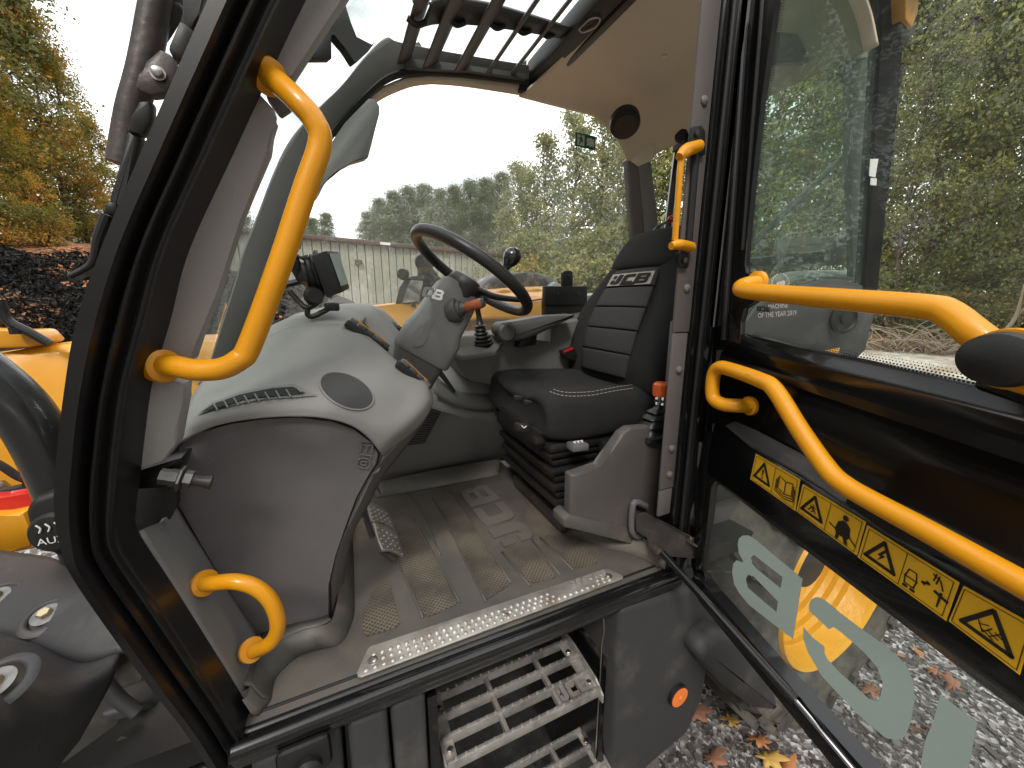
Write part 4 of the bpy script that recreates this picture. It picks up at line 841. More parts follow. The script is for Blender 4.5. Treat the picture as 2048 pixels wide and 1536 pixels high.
# ---- front fender, yellow boom, hoses at left
FD = empty('front_mudguard', (-.6, .9, 1.1)); FD.parent = TH; FD.location = Vector((-.6, .9, 1.1))-WLOC[TH]
g = [[P(-200, 1080, z=1.20), P(-60, 1098, z=1.20), P(40, 1110, z=1.20), P(110, 1122, z=1.20), P(160, 1150, z=1.20)],
     [P(-200, 1160, z=1.20), P(-60, 1172, z=1.20), P(45, 1182, z=1.20), P(130, 1198, z=1.20), P(205, 1222, z=1.20)],
     [P(-200, 1240, z=1.175), P(-60, 1248, z=1.175), P(50, 1262, z=1.175), P(160, 1300, z=1.172), P(252, 1292, z=1.175)],
     [P(-200, 1262, z=1.165), P(-60, 1268, z=1.165), P(52, 1284, z=1.163), P(158, 1332, z=1.155), P(246, 1304, z=1.165)],
     [P(-200, 1420, y=.50), P(-60, 1420, y=.53), P(30, 1420, y=.57), P(120, 1410, y=.62), P(214, 1366, y=.68)],
     [P(-200, 1640, y=.50), P(-60, 1640, y=.53), P(0, 1620, y=.57), P(80, 1560, y=.62), P(150, 1480, y=.68)]]
fo = MB().patch(g, 6, 6).build('mudguard_shell', 'fender_plastic', FD, smooth=180, solid=.012)
bpy.context.view_layer.update(); FDt = caster(fo)
for px, py in ((92, 1230), (-8, 1195), (-12, 1370)):
    p = on(FDt, px, py, .0); mb = MB(); ax_ = Vector((-.05, -.35, .93)); mb.rev(p-ax_*.002, ax_, [(.036, -.002), (.030, .003), (.025, .002), (.023, -.003)], 28, caps=False)
    rs = mb.build('bolt_recess', 'fender_plastic', FD, smooth=60)
    MB().rev(p, ax_, [(.019, .000), (.019, .002), (.012, .003)], 24).build('washer', 'old_steel', rs); MB().rev(p+ax_*.002, ax_, [(.0095, 0), (.0095, .007), (.008, .0085)], 6).build('bolt_head', mat('zinc', (.6, .5, .3), .3, metal=.9) if 'zinc' not in M else 'zinc', rs)
mb = MB(); mb.tube([P(210, 1365, y=.80), P(240, 1400, y=.79), P(275, 1425, y=.78)], .012, 8, 3); mb.prism([P(130, 1480, y=.80), P(200, 1430, y=.80), P(290, 1405, y=.80), P(338, 1420, y=.80), P(335, 1460, y=.80), P(260, 1500, y=.80), P(150, 1600, y=.80)], (0, .06, .0), .01)
mb.build('axle_arm', 'fender_plastic', FD, smooth=50)
mb = MB(); mb.prism([P(205, 1520, y=.80), P(260, 1480, y=.80), P(330, 1460, y=.80), P(345, 1500, y=.80), P(340, 1620, y=.80), P(190, 1620, y=.80)], (0, .05, 0), .008); mb.build('axle_bracket', 'dark_steel', FD)
BM = empty('boom', (-.7, 1.6, 1.3)); BM.parent = TH; BM.location = Vector((-.7, 1.6, 1.3))-WLOC[TH]
def yb(pts, y, th, bev=.01): return MB().prism(PY(pts, y), (0, th, 0), bev)
mb = yb([(-400, 760), (0, 707), (70, 692), (300, 686), (420, 684), (700, 690), (700, 900), (300, 1050), (60, 1098), (-400, 1200)], 1.62, .35, .03); mb.build('boom_arm', 'yellow_body', BM, smooth=50)
mb = yb([(-200, 655), (20, 662), (70, 660), (95, 685), (60, 695), (-200, 705)], 1.60, .1, .01); mb.build('boom_bracket', 'yellow_body', BM)
mb = yb([(-300, 1050), (0, 1036), (46, 1026), (62, 1062), (60, 1096), (0, 1110), (-300, 1150)], 1.2, .06, .006); mb.build('chassis_rail', 'yellow_body', BM)
mb = yb([(-200, 1010), (0, 1002), (70, 985), (104, 978), (100, 1008), (46, 1025), (0, 1032), (-200, 1040)], 1.24, .04, .006); mb.build('warning_strip', 'red_plastic', BM)
mb = MB(); mb.tube(PY([(-120, 690), (-40, 745), (40, 815), (90, 895), (130, 985), (180, 1100)], 1.02), .042, 20, 6); mb.build('air_duct', mat('duct', (.012, .012, .013), .28, coat=.3, bump=.1, bscale=200), BM)
mb = MB(); mb.tube(PY([(-60, 900), (0, 930), (40, 955), (75, 962), (100, 955)], 1.3), .009, 10, 6); mb.tube(PY([(-80, 1000), (0, 985), (50, 975), (75, 965), (100, 975)], 1.3), .011, 10, 6); mb.rev(P(78, 962, y=1.3), (0, -1, 0), [(.02, 0), (.02, .02)], 16)
mb.tube(PY([(0, 600), (15, 640), (60, 665), (100, 688)], 1.58), .012, 10, 6); mb.tube(PY([(30, 655), (34, 668)], 1.58), .014, 8, 1); mb.each('hose', 'seal_rubber', BM)
mb = MB(); mb.rev(P(2, 972, y=1.55), (0, -1, 0), [(.02, 0), (.02, .012), (.01, .016)], 6); mb.build('bolt_head', 'steel', BM)
FCp = [(46, 1025), (60, 1000), (104, 985), (150, 980), (170, 1120), (120, 1118), (75, 1098), (60, 1070)]
fc = MB().prism(PY(FCp, .95), (0, .12, 0), .012, 3).build('filler_housing', 'black_plastic', BM)
cp = P(112, 1062, y=.945); cpo = MB().rev(cp, (-.1, -1, .12), [(.038, -.01), (.038, .004), (.032, .012), (.0005, .013)], 32).build('filler_cap', 'black_plastic', fc)
mb = MB(); ax_ = Vector((.12, -1, .12)).normalized()
for k in range(3): mb.tube([cp+ax_*.014+Vector((-.018+.012*k, 0, .022)), cp+ax_*.014+Vector((-.013+.012*k, 0, .014)), cp+ax_*.014+Vector((-.016+.012*k, 0, .006))], .0014, 5, 3)
text_mesh(mb, 'AUX', lambda u, v_: cp+ax_*.0145+Vector((-.022+.040*u, 0, -.018+.013*v_)), (0, -.001, 0)); mb.build('cap_marking', 'white_mark', cpo)
# washer lines and lamp bracket outside the front pillar
LB = empty('lamp_bracket', (-.2, .68, 2.0)); LB.parent = TH; LB.location = Vector((-.2, .68, 2.0))-WLOC[TH]
mb = MB(); mb.tube(PY([(355, -160), (318, -20), (288, 130), (262, 230), (245, 330)], .78), .018, 14, 5); mb.build('bracket_tube', 'dark_steel', LB)
mb = MB(); mb.prism(PY([(300, 130), (318, 95), (345, 110), (356, 135), (352, 160), (335, 185), (300, 190), (268, 175), (275, 145)], .70), (0, .02, 0), .004); mb.build('bracket_plate', 'dark_steel', LB)
mb = MB(); mb.rev(P(317, 148, y=.698), (0, -1, 0), [(.0085, 0), (.0085, .003), (.006, .003), (.0058, .008), (.004, .009)], 20); mb.build('bracket_bolt', 'steel', LB)
mb = MB(); mb.prism(PY([(386, -160), (448, -160), (398, 25), (385, 75), (363, 62), (355, 45), (375, 5)], .72), (0, .03, 0), .005); mb.prism(PY([(358, 35), (390, 60), (376, 122), (350, 118), (332, 96)], .715), (0, .03, 0), .006)
mb.prism(PY([(275, 200), (305, 200), (302, 240), (285, 270), (250, 262), (262, 232)], .72), (0, .02, 0), .005)
mb.prism(PY([(252, 258), (284, 270), (248, 400), (234, 440), (212, 436), (222, 390)], .725), (0, .03, 0), .006)
mb.each('connector_cover', 'black_plastic', LB)
mb = MB(); mb.prism(PY([(210, 402), (232, 404), (236, 430), (205, 428)], .72), (0, .035, 0), .004); mb.tube(PY([(215, 430), (203, 460), (196, 480), (190, 510), (182, 528), (165, 540), (140, 552)], .74), [.007, .0065, .006, .005, .0045, .004, .004], 10, 5); mb.tube(PY([(228, 440), (226, 475), (214, 505), (190, 534)], .745), .004, 8, 5)
mb.prism(PY([(130, 550), (140, 546), (190, 520), (200, 524), (196, 548), (160, 556), (158, 566), (140, 566)], .75), (0, .01, 0), .002); mb.build('cable', 'seal_rubber', LB)
mb = MB(); mb.tube(PY([(340, -120), (330, 0), (300, 60), (268, 160), (252, 260)], .80), .010, 8, 5); mb.tube(PY([(365, -100), (350, 0), (352, 20), (330, 60), (300, 100)], .79), .009, 8, 5); mb.each('hose', 'seal_rubber', LB)

# ---- front windscreen, roof glass, roof bars, far side window
GL = empty('cab_glazing', (.3, 1.1, 2.0)); GL.parent = TH; GL.location = Vector((.3, 1.1, 2.0))-WLOC[TH]
na = [P(x_, y_, y=.735) for x_, y_ in ((360, 850), (384, 722), (430, 600), (500, 400), (580, 200), (640, 70), (760, -130))]
fa = [P(x_, y_, y=1.49) for x_, y_ in ((400, 790), (425, 705), (470, 561), (530, 395), (639, 213), (700, 145), (790, 84))]
mid = [p.lerp(q_, .5)+Vector((-.06, 0, .0)) for p, q_ in zip(na, fa)]
MB().patch([na, mid, fa], 6, 6).build('windscreen', 'glass_screen', GL, smooth=180)
mb = MB(); mb.add([P(790, 84, y=1.5), P(1060, 128, y=1.5), Vector((.78, .70, 2.62)), Vector((.1, .70, 2.58))], [(0, 1, 2, 3)]); mb.build('roof_window', 'glass_roof', GL)
for px, py, w_, th in ((811, 112, .030, .016), (863, 121, .034, .016), (926, 129, .034, .016), (981, 137, .013, .013), (1030, 139, .013, .013)):
    p = P(px, py, y=1.455); mb = MB(); n_ = 10; rot = math.radians(28)
    rings = []
    for yy in (1.475, 1.1, .70):
        rings.append([Vector((p.x+w_*math.cos(2*math.pi*k/14)*math.cos(rot)*.9, yy, p.z+w_*math.cos(2*math.pi*k/14)*math.sin(rot)+th*.6*math.sin(2*math.pi*k/14))) for k in range(14)])
    mb.rings(rings); mb.build('roof_bar', mat('bar_brown', (.06, .048, .042), .4) if 'bar_brown' not in M else 'bar_brown', GL)
mb = MB(); a = catmull([P(844, 52, y=1.26), P(877, 46, y=1.26), P(954, 49, y=1.26), P(1038, 60, y=1.26), P(1130, 76, y=1.26)], 5); b_ = catmull([P(866, 0, y=1.20), P(910, -4, y=1.20), P(985, 8, y=1.20), P(1060, 30, y=1.20), P(1145, 56, y=1.2)], 5)
mb.rings([a, b_], False, False); mb.build('roof_rib', 'console_dark', GL, solid=.008)
mb = MB()
for px, py in ((833, 38), (913, 38), (993, 45), (1046, 55), (1094, 62)):
    p = P(px, py, y=1.25); mb.tube([p+Vector((-.025, 0, -.004)), p+Vector((.0, 0, -.014)), p+Vector((.025, 0, -.002))], .008, 8, 4)
mb.each('bar_clamp', 'black_plastic', GL)
# scalloped foot of the bars on the far rail
mb = MB(); pts = [(806, 96), (838, 82), (860, 118), (885, 112), (905, 106), (925, 124), (945, 118), (970, 124), (985, 133), (1005, 128), (1030, 135), (1054, 118), (1054, 158), (940, 142), (870, 138), (812, 135)]
mb.prism(PY(pts, 1.47), (0, .02, 0), .003); mb.build('bar_rail', 'console_dark', GL)
mb = MB(); mb.prism([P(1040, 134, y=1.50), P(1075, 150, y=1.50), P(1075, 186, y=1.50), P(1040, 180, y=1.50)], (0, .03, 0), .003); mb.build('rail_joint', 'seal_rubber', GL)
# black beam between roof glass and liner
bx0, bx1 = P(1058, 140, y=1.48).x, P(1080, 162, y=1.48).x
mb = MB(); mb.box((bx0+.035, 1.08, 2.575), (.07, .86, .07), bev=.015); bm_ = mb.build('roof_beam', 'black_plastic', GL)
MB().box((bx0+.085, 1.08, 2.553), (.028, .86, .03), bev=.008).build('beam_trim', mat('maroon', (.035, .02, .018), .4), GL)
h0 = P(1180, 50, z=2.535); MB().tube([h0+Vector((-.02, .03, 0)), h0+Vector((.0, .035, 0)), h0+Vector((.02, .0, 0)), h0+Vector((.01, -.035, 0)), h0+Vector((-.015, -.02, 0)), h0+Vector((-.02, .03, 0))], .0025, 6, 5).build('hook', 'steel', bm_)
# wiper lying on the roof glass
mb = MB(); mb.tube([P(828, 76, y=1.42), P(880, 70, y=1.40), P(960, 84, y=1.40), P(1050, 110, y=1.43)], .006, 6, 5, 1); mb.tube([P(850, 78, y=1.42), P(920, 92, y=1.42), P(1000, 110, y=1.44)], .004, 6, 5); 
for o_ in mb.bm.verts: o_.co.z += .1
mb.build('roof_wiper', 'dark_steel', GL)
# broken bracket seen through windscreen: front work lamp bracket
mb = MB(); mb.prism([P(625, 118, y=1.0), P(615, 95, y=1.0), P(650, 50, y=1.0), P(672, 5, y=1.0), P(690, 0, y=1.0), P(700, 45, y=1.0), P(712, 75, y=1.0), P(745, 92, y=1.0), P(752, 82, y=1.0), P(735, 105, y=1.0), P(710, 128, y=1.0), P(690, 95, y=1.0), P(668, 66, y=1.0), P(660, 70, y=1.0), P(664, 118, y=1.0)], (-.01, .02, .0), .002); mb.build('wiper_bracket', 'black_plastic', GL)
# far side window
fw = [(636, 420), (700, 330), (737, 215), (810, 178), (860, 170), (940, 176), (1038, 192), (1118, 213), (1180, 229), (1199, 242), (1231, 274), (1255, 322), (1262, 400), (1270, 495), (1286, 680), (700, 680), (560, 680), (590, 520)]
MB().add(PY(fw, 1.545), [list(range(len(fw)))]).build('side_window', 'glass_clear', GL)
q = PY([(1151, 264), (1191, 273), (1190, 301), (1150, 292)], 1.535); nn_ = Vector((0, -.001, 0))
mb = MB().prism(q, (0, -.001, 0)); ex = mb.build('exit_sticker', 'green_mark', GL)
mb = MB(); f = lambda u, v_: bil(q, u, v_)+Vector((0, -.0022, 0)); mb.prism([f(*p) for p in ((.08, .12), (.44, .12), (.44, .88), (.08, .88))], nn_*.3); mb.prism([f(*p) for p in ((.56, .3), (.62, .2), (.68, .3), (.75, .18), (.82, .28), (.92, .25), (.9, .42), (.95, .55), (.9, .68), (.92, .82), (.8, .78), (.72, .86), (.66, .76), (.55, .8), (.58, .62), (.54, .5))], nn_*.3); mk = mb.build('sticker_field', 'white_mark', ex)
mb = MB(); f = lambda u, v_: bil(q, u, v_)+Vector((0, -.0032, 0)); mb.prism([f(*p) for p in ((.24, .3), (.32, .3), (.34, .5), (.38, .62), (.34, .66), (.28, .56), (.22, .8), (.16, .8), (.22, .55), (.22, .42), (.14, .48), (.13, .42))], nn_*.3); mb.rev(f(.26, .22), (0, -1, 0), [(.0035, 0), (.0035, .0004)], 10); mb.build('sticker_figure', 'green_mark', ex)

# ---- rear quarter of the cab, behind the door glass
RQ = empty('cab_rear_quarter', (1.3, .75, 1.9)); RQ.parent = TH; RQ.location = Vector((1.3, .75, 1.9))-WLOC[TH]
qy = .72
mat('edge_black', (.006, .006, .007), .75, spec=.08)
fr = PY([(1812, -240), (1813, 0), (1806, 86), (1791, 254), (1773, 406), (1756, 584), (1728, 582), (1738, 470), (1748, 300), (1762, 100), (1768, 0), (1764, -240)], qy)
MB().prism(fr, (0, .03, 0), .004).build('rear_edge', 'edge_black', RQ)
MB().add([P(1470, 700, y=qy+.01), P(1745, 590, y=qy+.01), P(1765, 300, y=qy+.01), P(1785, 0, y=qy+.01), P(1790, -200, y=qy+.01), P(1540, -200, y=qy+.01)], [(0, 1, 2, 3, 4, 5)]).build('quarter_window', 'glass_quarter', RQ)
mb = MB(); mb.patch([[P(1460, 680, y=.735), P(1520, 600, y=.735), P(1600, 570, y=.735), P(1670, 560, y=.735), P(1752, 584, y=.735)], [P(1460, 700, y=.73), P(1540, 660, y=.72), P(1620, 620, y=.715), P(1680, 600, y=.72), P(1738, 640, y=.73)], [P(1470, 760, y=.74), P(1560, 720, y=.735), P(1640, 720, y=.73), P(1690, 725, y=.73), P(1722, 700, y=.74)]], 6, 6); mb.build('rear_body', 'fender_plastic', RQ, smooth=180, solid=.02)
mb = MB(); rc = P(1687, 636, y=.69); mb.rev(rc, (-.3, -1, 0), [(.05, 0), (.05, .006), (.040, .010), (.036, .004), (.018, .004), (.018, .010), (.0005, .012)], 32); mb.build('filler_cap', 'black_plastic', RQ)
mb = MB(); mb.box((1.60, .74, 1.60), (.12, .02, .05), bev=.006); mb.prism(PY([(1645, 702), (1680, 695), (1676, 712)], .715), (0, .01, 0)); mb.build('rear_marker', 'yellow_body', RQ)
# inner shelf, mast, lamp and cable seen through the quarter glass
mb = MB(); mb.patch([[P(1480, 640, y=.8), P(1540, 590, y=.8), P(1620, 555, y=.8), P(1740, 560, y=.8)], [P(1480, 600, y=1.0), P(1530, 575, y=1.0), P(1600, 545, y=1.0), P(1740, 545, y=1.0)], [P(1480, 585, y=1.3), P(1520, 570, y=1.3), P(1580, 545, y=1.3), P(1700, 545, y=1.3)]], 5, 4); mb.build('rear_shelf', 'mid_grey', RQ, smooth=180, solid=.01)
mb = MB(); mb.prism([P(1700, 95, y=.80), P(1770, 95, y=.80), P(1758, 300, y=.80), P(1740, 560, y=.80), P(1706, 560, y=.80), P(1700, 300, y=.80)], (0, .02, 0), .004); mb.build('rear_post', 'column_grey', RQ)
mb = MB(); mb.tube([P(1470, 520, y=.83), P(1560, 435, y=.83), P(1700, 300, y=.83)], .010, 8, 1); mb.prism(PY([(1556, 62), (1690, 80), (1690, 120), (1550, 128)], .86), (0, .02, 0), .004); mb.build('cross_brace', 'console_dark', RQ)
mb = MB(); mb.prism(PY([(1686, 55), (1730, 50), (1738, 62), (1734, 115), (1708, 118), (1706, 80), (1686, 80)], .79), (0, .01, 0), .002); lo = mb.build('lamp_plate', 'steel', RQ)
MB().rev(P(1692, 98, y=.785), (-.3, -1, 0), [(.030, -.05), (.032, 0), (.026, .006), (.0005, .008)], 24, sq=(.7, 1.1)).build('rear_lamp', 'dark_steel', lo)
MB().tube(PY([(1680, 130), (1684, 160), (1700, 175), (1708, 190)], .785), .004, 6, 5).build('lamp_cable', 'seal_rubber', lo)
mb = MB(); q = PY([(1555, 478), (1700, 470), (1690, 530), (1556, 538)], .86); mb.prism(q, (0, .01, 0), .003); mb.build('label_plate', 'console_grey', RQ)
mb = MB(); mb.prism(PY([(1740, 318), (1756, 318), (1750, 355), (1738, 352)], .715), (0, -.001, 0)); mb.prism(PY([(1741, 356), (1753, 357), (1752, 371), (1740, 370)], .715), (0, -.001, 0)); mb.build('white_tag', 'white_mark', RQ)
mb = MB(); mb.prism(PY([(1808, -60), (1842, -60), (1838, 20), (1826, 56), (1812, 38)], .69), (0, .04, 0), .006); mb.build('rear_reflector', 'yellow_body', RQ)
mb = MB(); mb.prism(PY([(1802, 40), (1822, 36), (1834, 60), (1818, 84), (1804, 86)], .70), (0, .05, 0), .006); mb.build('lamp_mount', 'black_plastic', RQ)

# ---- DOOR
DR = empty('cab_door', tuple(DH)); DR.parent = TH; DR.location = DH-WLOC[TH]
Z = Vector((0, 0, 1))
def at_line(x0, y0, x1, y1, px): return y0+(y1-y0)*(px-x0)/(x1-x0)
def drow(p0, p1, off): return [D(p0[0]+(p1[0]-p0[0])*t_, p0[1]+(p1[1]-p0[1])*t_, off) for t_ in (0, .33, .66, 1, 1.35)]
rows = [drow((1490, 668), (2048, 787), .0), drow((1487, 675), (2048, 797), .006), drow((1462, 683), (2048, 832), .010), drow((1458, 690), (2048, 842), .016), drow((1450, 697), (2048, 858), .010), drow((1443, 706), (2048, 888), .008), drow((1441, 712), (2048, 900), .022), drow((1440, 722), (2048, 925), .022), drow((1440, 728), (2048, 932), -.004),
        drow((1436, 760), (2048, 1010), -.020), drow((1434, 820), (2048, 1120), -.022), drow((1432, 838), (2048, 1168), -.006), drow((1428, 858), (2048, 1205), .014), drow((1426, 872), (2048, 1235), .020), drow((1420, 905), (2048, 1290), .020), drow((1416, 945), (2048, 1400), .018), drow((1416, 950), (2048, 1430), .008)]
mb = MB(); mb.rings(rows, False, False); mb.build('door_panel', 'black_gloss', DR, smooth=50, solid=.004)
# pocket shelf (its top highlight put in as a lighter colour)
MB().prism([D(1452, 850, .014), D(1470, 842, .004), D(1516, 862, -.010), D(1600, 905, -.010), D(1668, 955, -.010), D(1712, 1003, .012), D(1700, 1012, .020), D(1600, 945, .020), D(1500, 890, .020)], (0, 0, -.004), .001).build('door_pocket', 'fender_plastic', DR)
MB().prism([D(1706, 990, .022), D(1880, 1092, .022), D(1905, 1112, .022), D(1870, 1108, .022), D(1790, 1066, .022), D(1700, 1006, .022)], DN*.012, .004).build('rail_pad', 'black_plastic', DR)
# frame around glass
fo_ = [(1576, -240), (1500, -240), (1488, 0), (1470, 300), (1448, 600), (1440, 690), (1430, 700), (1424, 860), (1405, 1090), (1400, 1140), (1440, 1185), (1560, 1340), (1700, 1520), (1900, 1790)]
fi_ = [(1576, -240), (1578, -200), (1562, 0), (1533, 200), (1516, 350), (1503, 480), (1496, 545), (1530, 552), (1543, 575), (1528, 600), (1496, 612), (1490, 640), (1490, 668)]
mb = MB(); pts = [(1506, -240), (1490, 0), (1474, 250), (1452, 560), (1444, 660), (1440, 700), (1490, 700), (1490, 668), (1489, 645), (1496, 615), (1520, 603), (1540, 590), (1542, 570), (1528, 555), (1500, 548), (1497, 530), (1503, 480), (1516, 350), (1533, 200), (1562, 0), (1586, -240)]
mb.prism([D(x_, y_, .0) for x_, y_ in pts], DN*.012, .003); mb.build('door_frame', 'black_gloss', DR)
mb = MB(); mb.tube([D(1497, -100, .016), D(1486, 100, .016), D(1470, 340, .016), D(1455, 560, .016), D(1448, 680, .014)], .007, 10, 5); mb.tube([D(1530, -100, .013), D(1520, 60, .013), D(1505, 250, .013), D(1485, 500, .013)], .004, 8, 5); mb.build('door_seal', 'seal_rubber', DR)
mb = MB(); mb.prism([D(x_, y_, -.012) for x_, y_ in ((1500, -240), (1487, 0), (1468, 300), (1444, 640), (1424, 900), (1406, 1090), (1394, 1120), (1402, 1160), (1424, 1190), (1432, 1180), (1417, 1130), (1432, 975), (1448, 700), (1480, 300), (1500, 0), (1512, -240))], DN*.02, .002); mb.build('door_frame', 'black_gloss', DR)
mb = MB(); mb.prism([D(x_, y_, -.012) for x_, y_ in ((1414, 1141), (1445, 1182), (1560, 1312), (1769, 1536), (2000, 1790), (1900, 1790), (1712, 1536), (1560, 1362), (1420, 1200), (1400, 1160))], DN*.034, .004); mb.build('door_frame', 'black_gloss', DR)
mb = MB(); mb.prism([D(x_, y_, -.012) for x_, y_ in ((1418, 940), (1418, 1130), (1414, 1141), (1408, 1130), (1408, 940))], DN*.03, .003); mb.prism([D(x_, y_, .000) for x_, y_ in ((1408, 940), (1420, 860), (1470, 880), (1452, 957), (1440, 962), (1434, 972), (1418, 1140), (1404, 1140))], DN*.018, .003); mb.build('door_frame', 'black_gloss', DR)
# glass
ug = [(1496, 548), (1503, 480), (1516, 350), (1533, 200), (1562, 0), (1586, -240), (2300, -240), (2250, 560), (2048, 640), (2010, 700), (1975, 745), (1955, 772), (1930, 766), (1500, 674), (1488, 665), (1489, 645), (1496, 612), (1541, 580)]
MB().add([D(x_, y_, .004) for x_, y_ in ug], [list(range(len(ug)))]).build('upper_glass', 'glass_door', DR)
lg = [(1434, 975), (1440, 962), (1455, 961), (1560, 1043), (1800, 1235), (2048, 1434), (2250, 1600), (2200, 2000), (1769, 1536), (1560, 1312), (1414, 1141)]
MB().add([D(x_, y_, .006) for x_, y_ in lg], [list(range(len(lg)))]).build('lower_glass', 'glass_low', DR)
# award sticker on the upper door glass
mb = MB()
fT = lambda a, b_, w_, h_, s_=0: (lambda u, v_: D(a+w_*u, b_+s_*u-h_*v_, .0068))
text_mesh(mb, 'MACHINE', fT(1537, 618, 39, 9, -3), (0, 0, 0)); text_mesh(mb, 'OF THE YEAR 2019', fT(1516, 636, 77, 10, -6), (0, 0, 0))
for s_ in (-1, 1):
    for k in range(9):
        t_ = R(-70+k*17); c_ = (1561+s_*17*math.cos(t_), 566-19*math.sin(t_)); d_ = (s_*3.2*math.cos(t_+.9), -3.2*math.sin(t_+.9)); e_ = (-d_[1]*.35, d_[0]*.35)
        mb.add([D(c_[0]-d_[0], c_[1]-d_[1], .0068), D(c_[0]+e_[0], c_[1]+e_[1], .0068), D(c_[0]+d_[0], c_[1]+d_[1], .0068), D(c_[0]-e_[0], c_[1]-e_[1], .0068)], [(0, 1, 2, 3)])
for k in range(3): mb.add([D(1553+k*6, 580, .0068), D(1558+k*6, 580, .0068), D(1558+k*6, 562, .0068), D(1553+k*6, 566-k*3, .0068)], [(0, 1, 2, 3)])
mb.build('award_sticker', 'white_mark', DR)
mb = MB(); logo(mb, lambda u, v_: D(1539-25*u, 624-2*u-10*v_, .0074), DN*.0004); mb.build('mirrored_sticker', 'decal_black', DR)
# right closing part of the panel around the latch
mb = MB(); mb.prism([D(x_, y_, .0) for x_, y_ in ((1958, 772), (1975, 748), (2012, 700), (2048, 655), (2120, 600), (2300, 560), (2300, 900), (2048, 800))], DN*.012, .003); mb.build('door_frame', 'black_gloss', DR)
# frit dots along the glass edges
mb = MB()
def frit(line, nrows, sx, off=.0065, r0=.0018, step_=9):
    for i in range(len(line)-1):
        a, b_ = D(*line[i], off), D(*line[i+1], off); L = (b_-a).length; n = int(L/.0046); d = (b_-a).normalized(); s_ = d.cross(DN).normalized()*sx
        for k in range(n):
            for j in range(nrows):
                p = a+d*(.0046*(k+.5*(j % 2)))+s_*(.0040*(j+.4)); rr_ = r0*(1-.2*j); m_ = []
                for t_ in range(6): m_.append(p+d*math.cos(t_*1.047)*rr_+s_.normalized()*math.sin(t_*1.047)*rr_)
                mb.add(m_, [list(range(6))])
frit([(1955, 771), (1500, 673)], 4, 1); frit([(1496, 545), (1503, 480), (1516, 350), (1533, 200), (1562, 0)], 3, 1); frit([(2000, 1396), (1800, 1234), (1560, 1042), (1470, 968)], 3, 1, .0075)
fo2 = mb.build('glass_edge_dots', 'decal_black', DR)
# frosted letters, read from outside
mb = MB()
def dl(pts, off=.0085): mb.prism([D(x_, y_, off) for x_, y_ in pts], DN*.0006)
from mathutils.geometry import tessellate_polygon
c7 = lambda l: [(1300+a_/2.6217, 950+b_/2.6217) for a_, b_ in l]
def glyph(loops, off=.0088):
    lp3 = [[D(x_, y_, off) for x_, y_ in c7(l)] for l in loops]; fl = [p for l in lp3 for p in l]; ti = tessellate_polygon(lp3)
    mb.add(fl+[p+DN*.0008 for p in fl], [list(t_) for t_ in ti]+[[i+len(fl) for i in t_] for t_ in ti])
glyph([[(550, 335), (800, 545), (775, 700), (750, 860), (640, 775), (520, 680), (470, 620), (442, 570), (432, 510), (438, 465), (455, 447), (485, 458), (490, 452), (468, 410), (461, 365), (467, 335), (485, 318), (515, 316)], [(530, 432), (545, 418), (572, 438), (697, 535), (686, 595), (560, 492), (537, 465)], [(503, 545), (515, 522), (545, 532), (672, 662), (665, 720), (560, 632), (513, 590)]])
glyph([[(845, 655), (865, 642), (885, 640), (930, 665), (1000, 725), (1100, 800), (1200, 870), (1290, 940), (1350, 1005), (1380, 1080), (1388, 1180), (1370, 1290), (1345, 1355), (1325, 1380), (1290, 1390), (1240, 1378), (1130, 1290), (1000, 1160), (900, 1050), (830, 930), (806, 860), (806, 798), (850, 850), (915, 900), (915, 935), (930, 965), (1000, 1040), (1080, 1110), (1150, 1175), (1185, 1188), (1212, 1160), (1222, 1090), (1195, 1010), (1130, 935), (1070, 880), (1000, 822), (965, 797), (938, 808), (900, 770), (835, 712), (836, 680)]])
glyph([[(1525, 1150), (1718, 1300), (1690, 1440), (1665, 1560), (1640, 1700), (1420, 1700), (1424, 1500), (1450, 1380), (1485, 1300)]])
mb.build('glass_lettering', 'frost', DR)
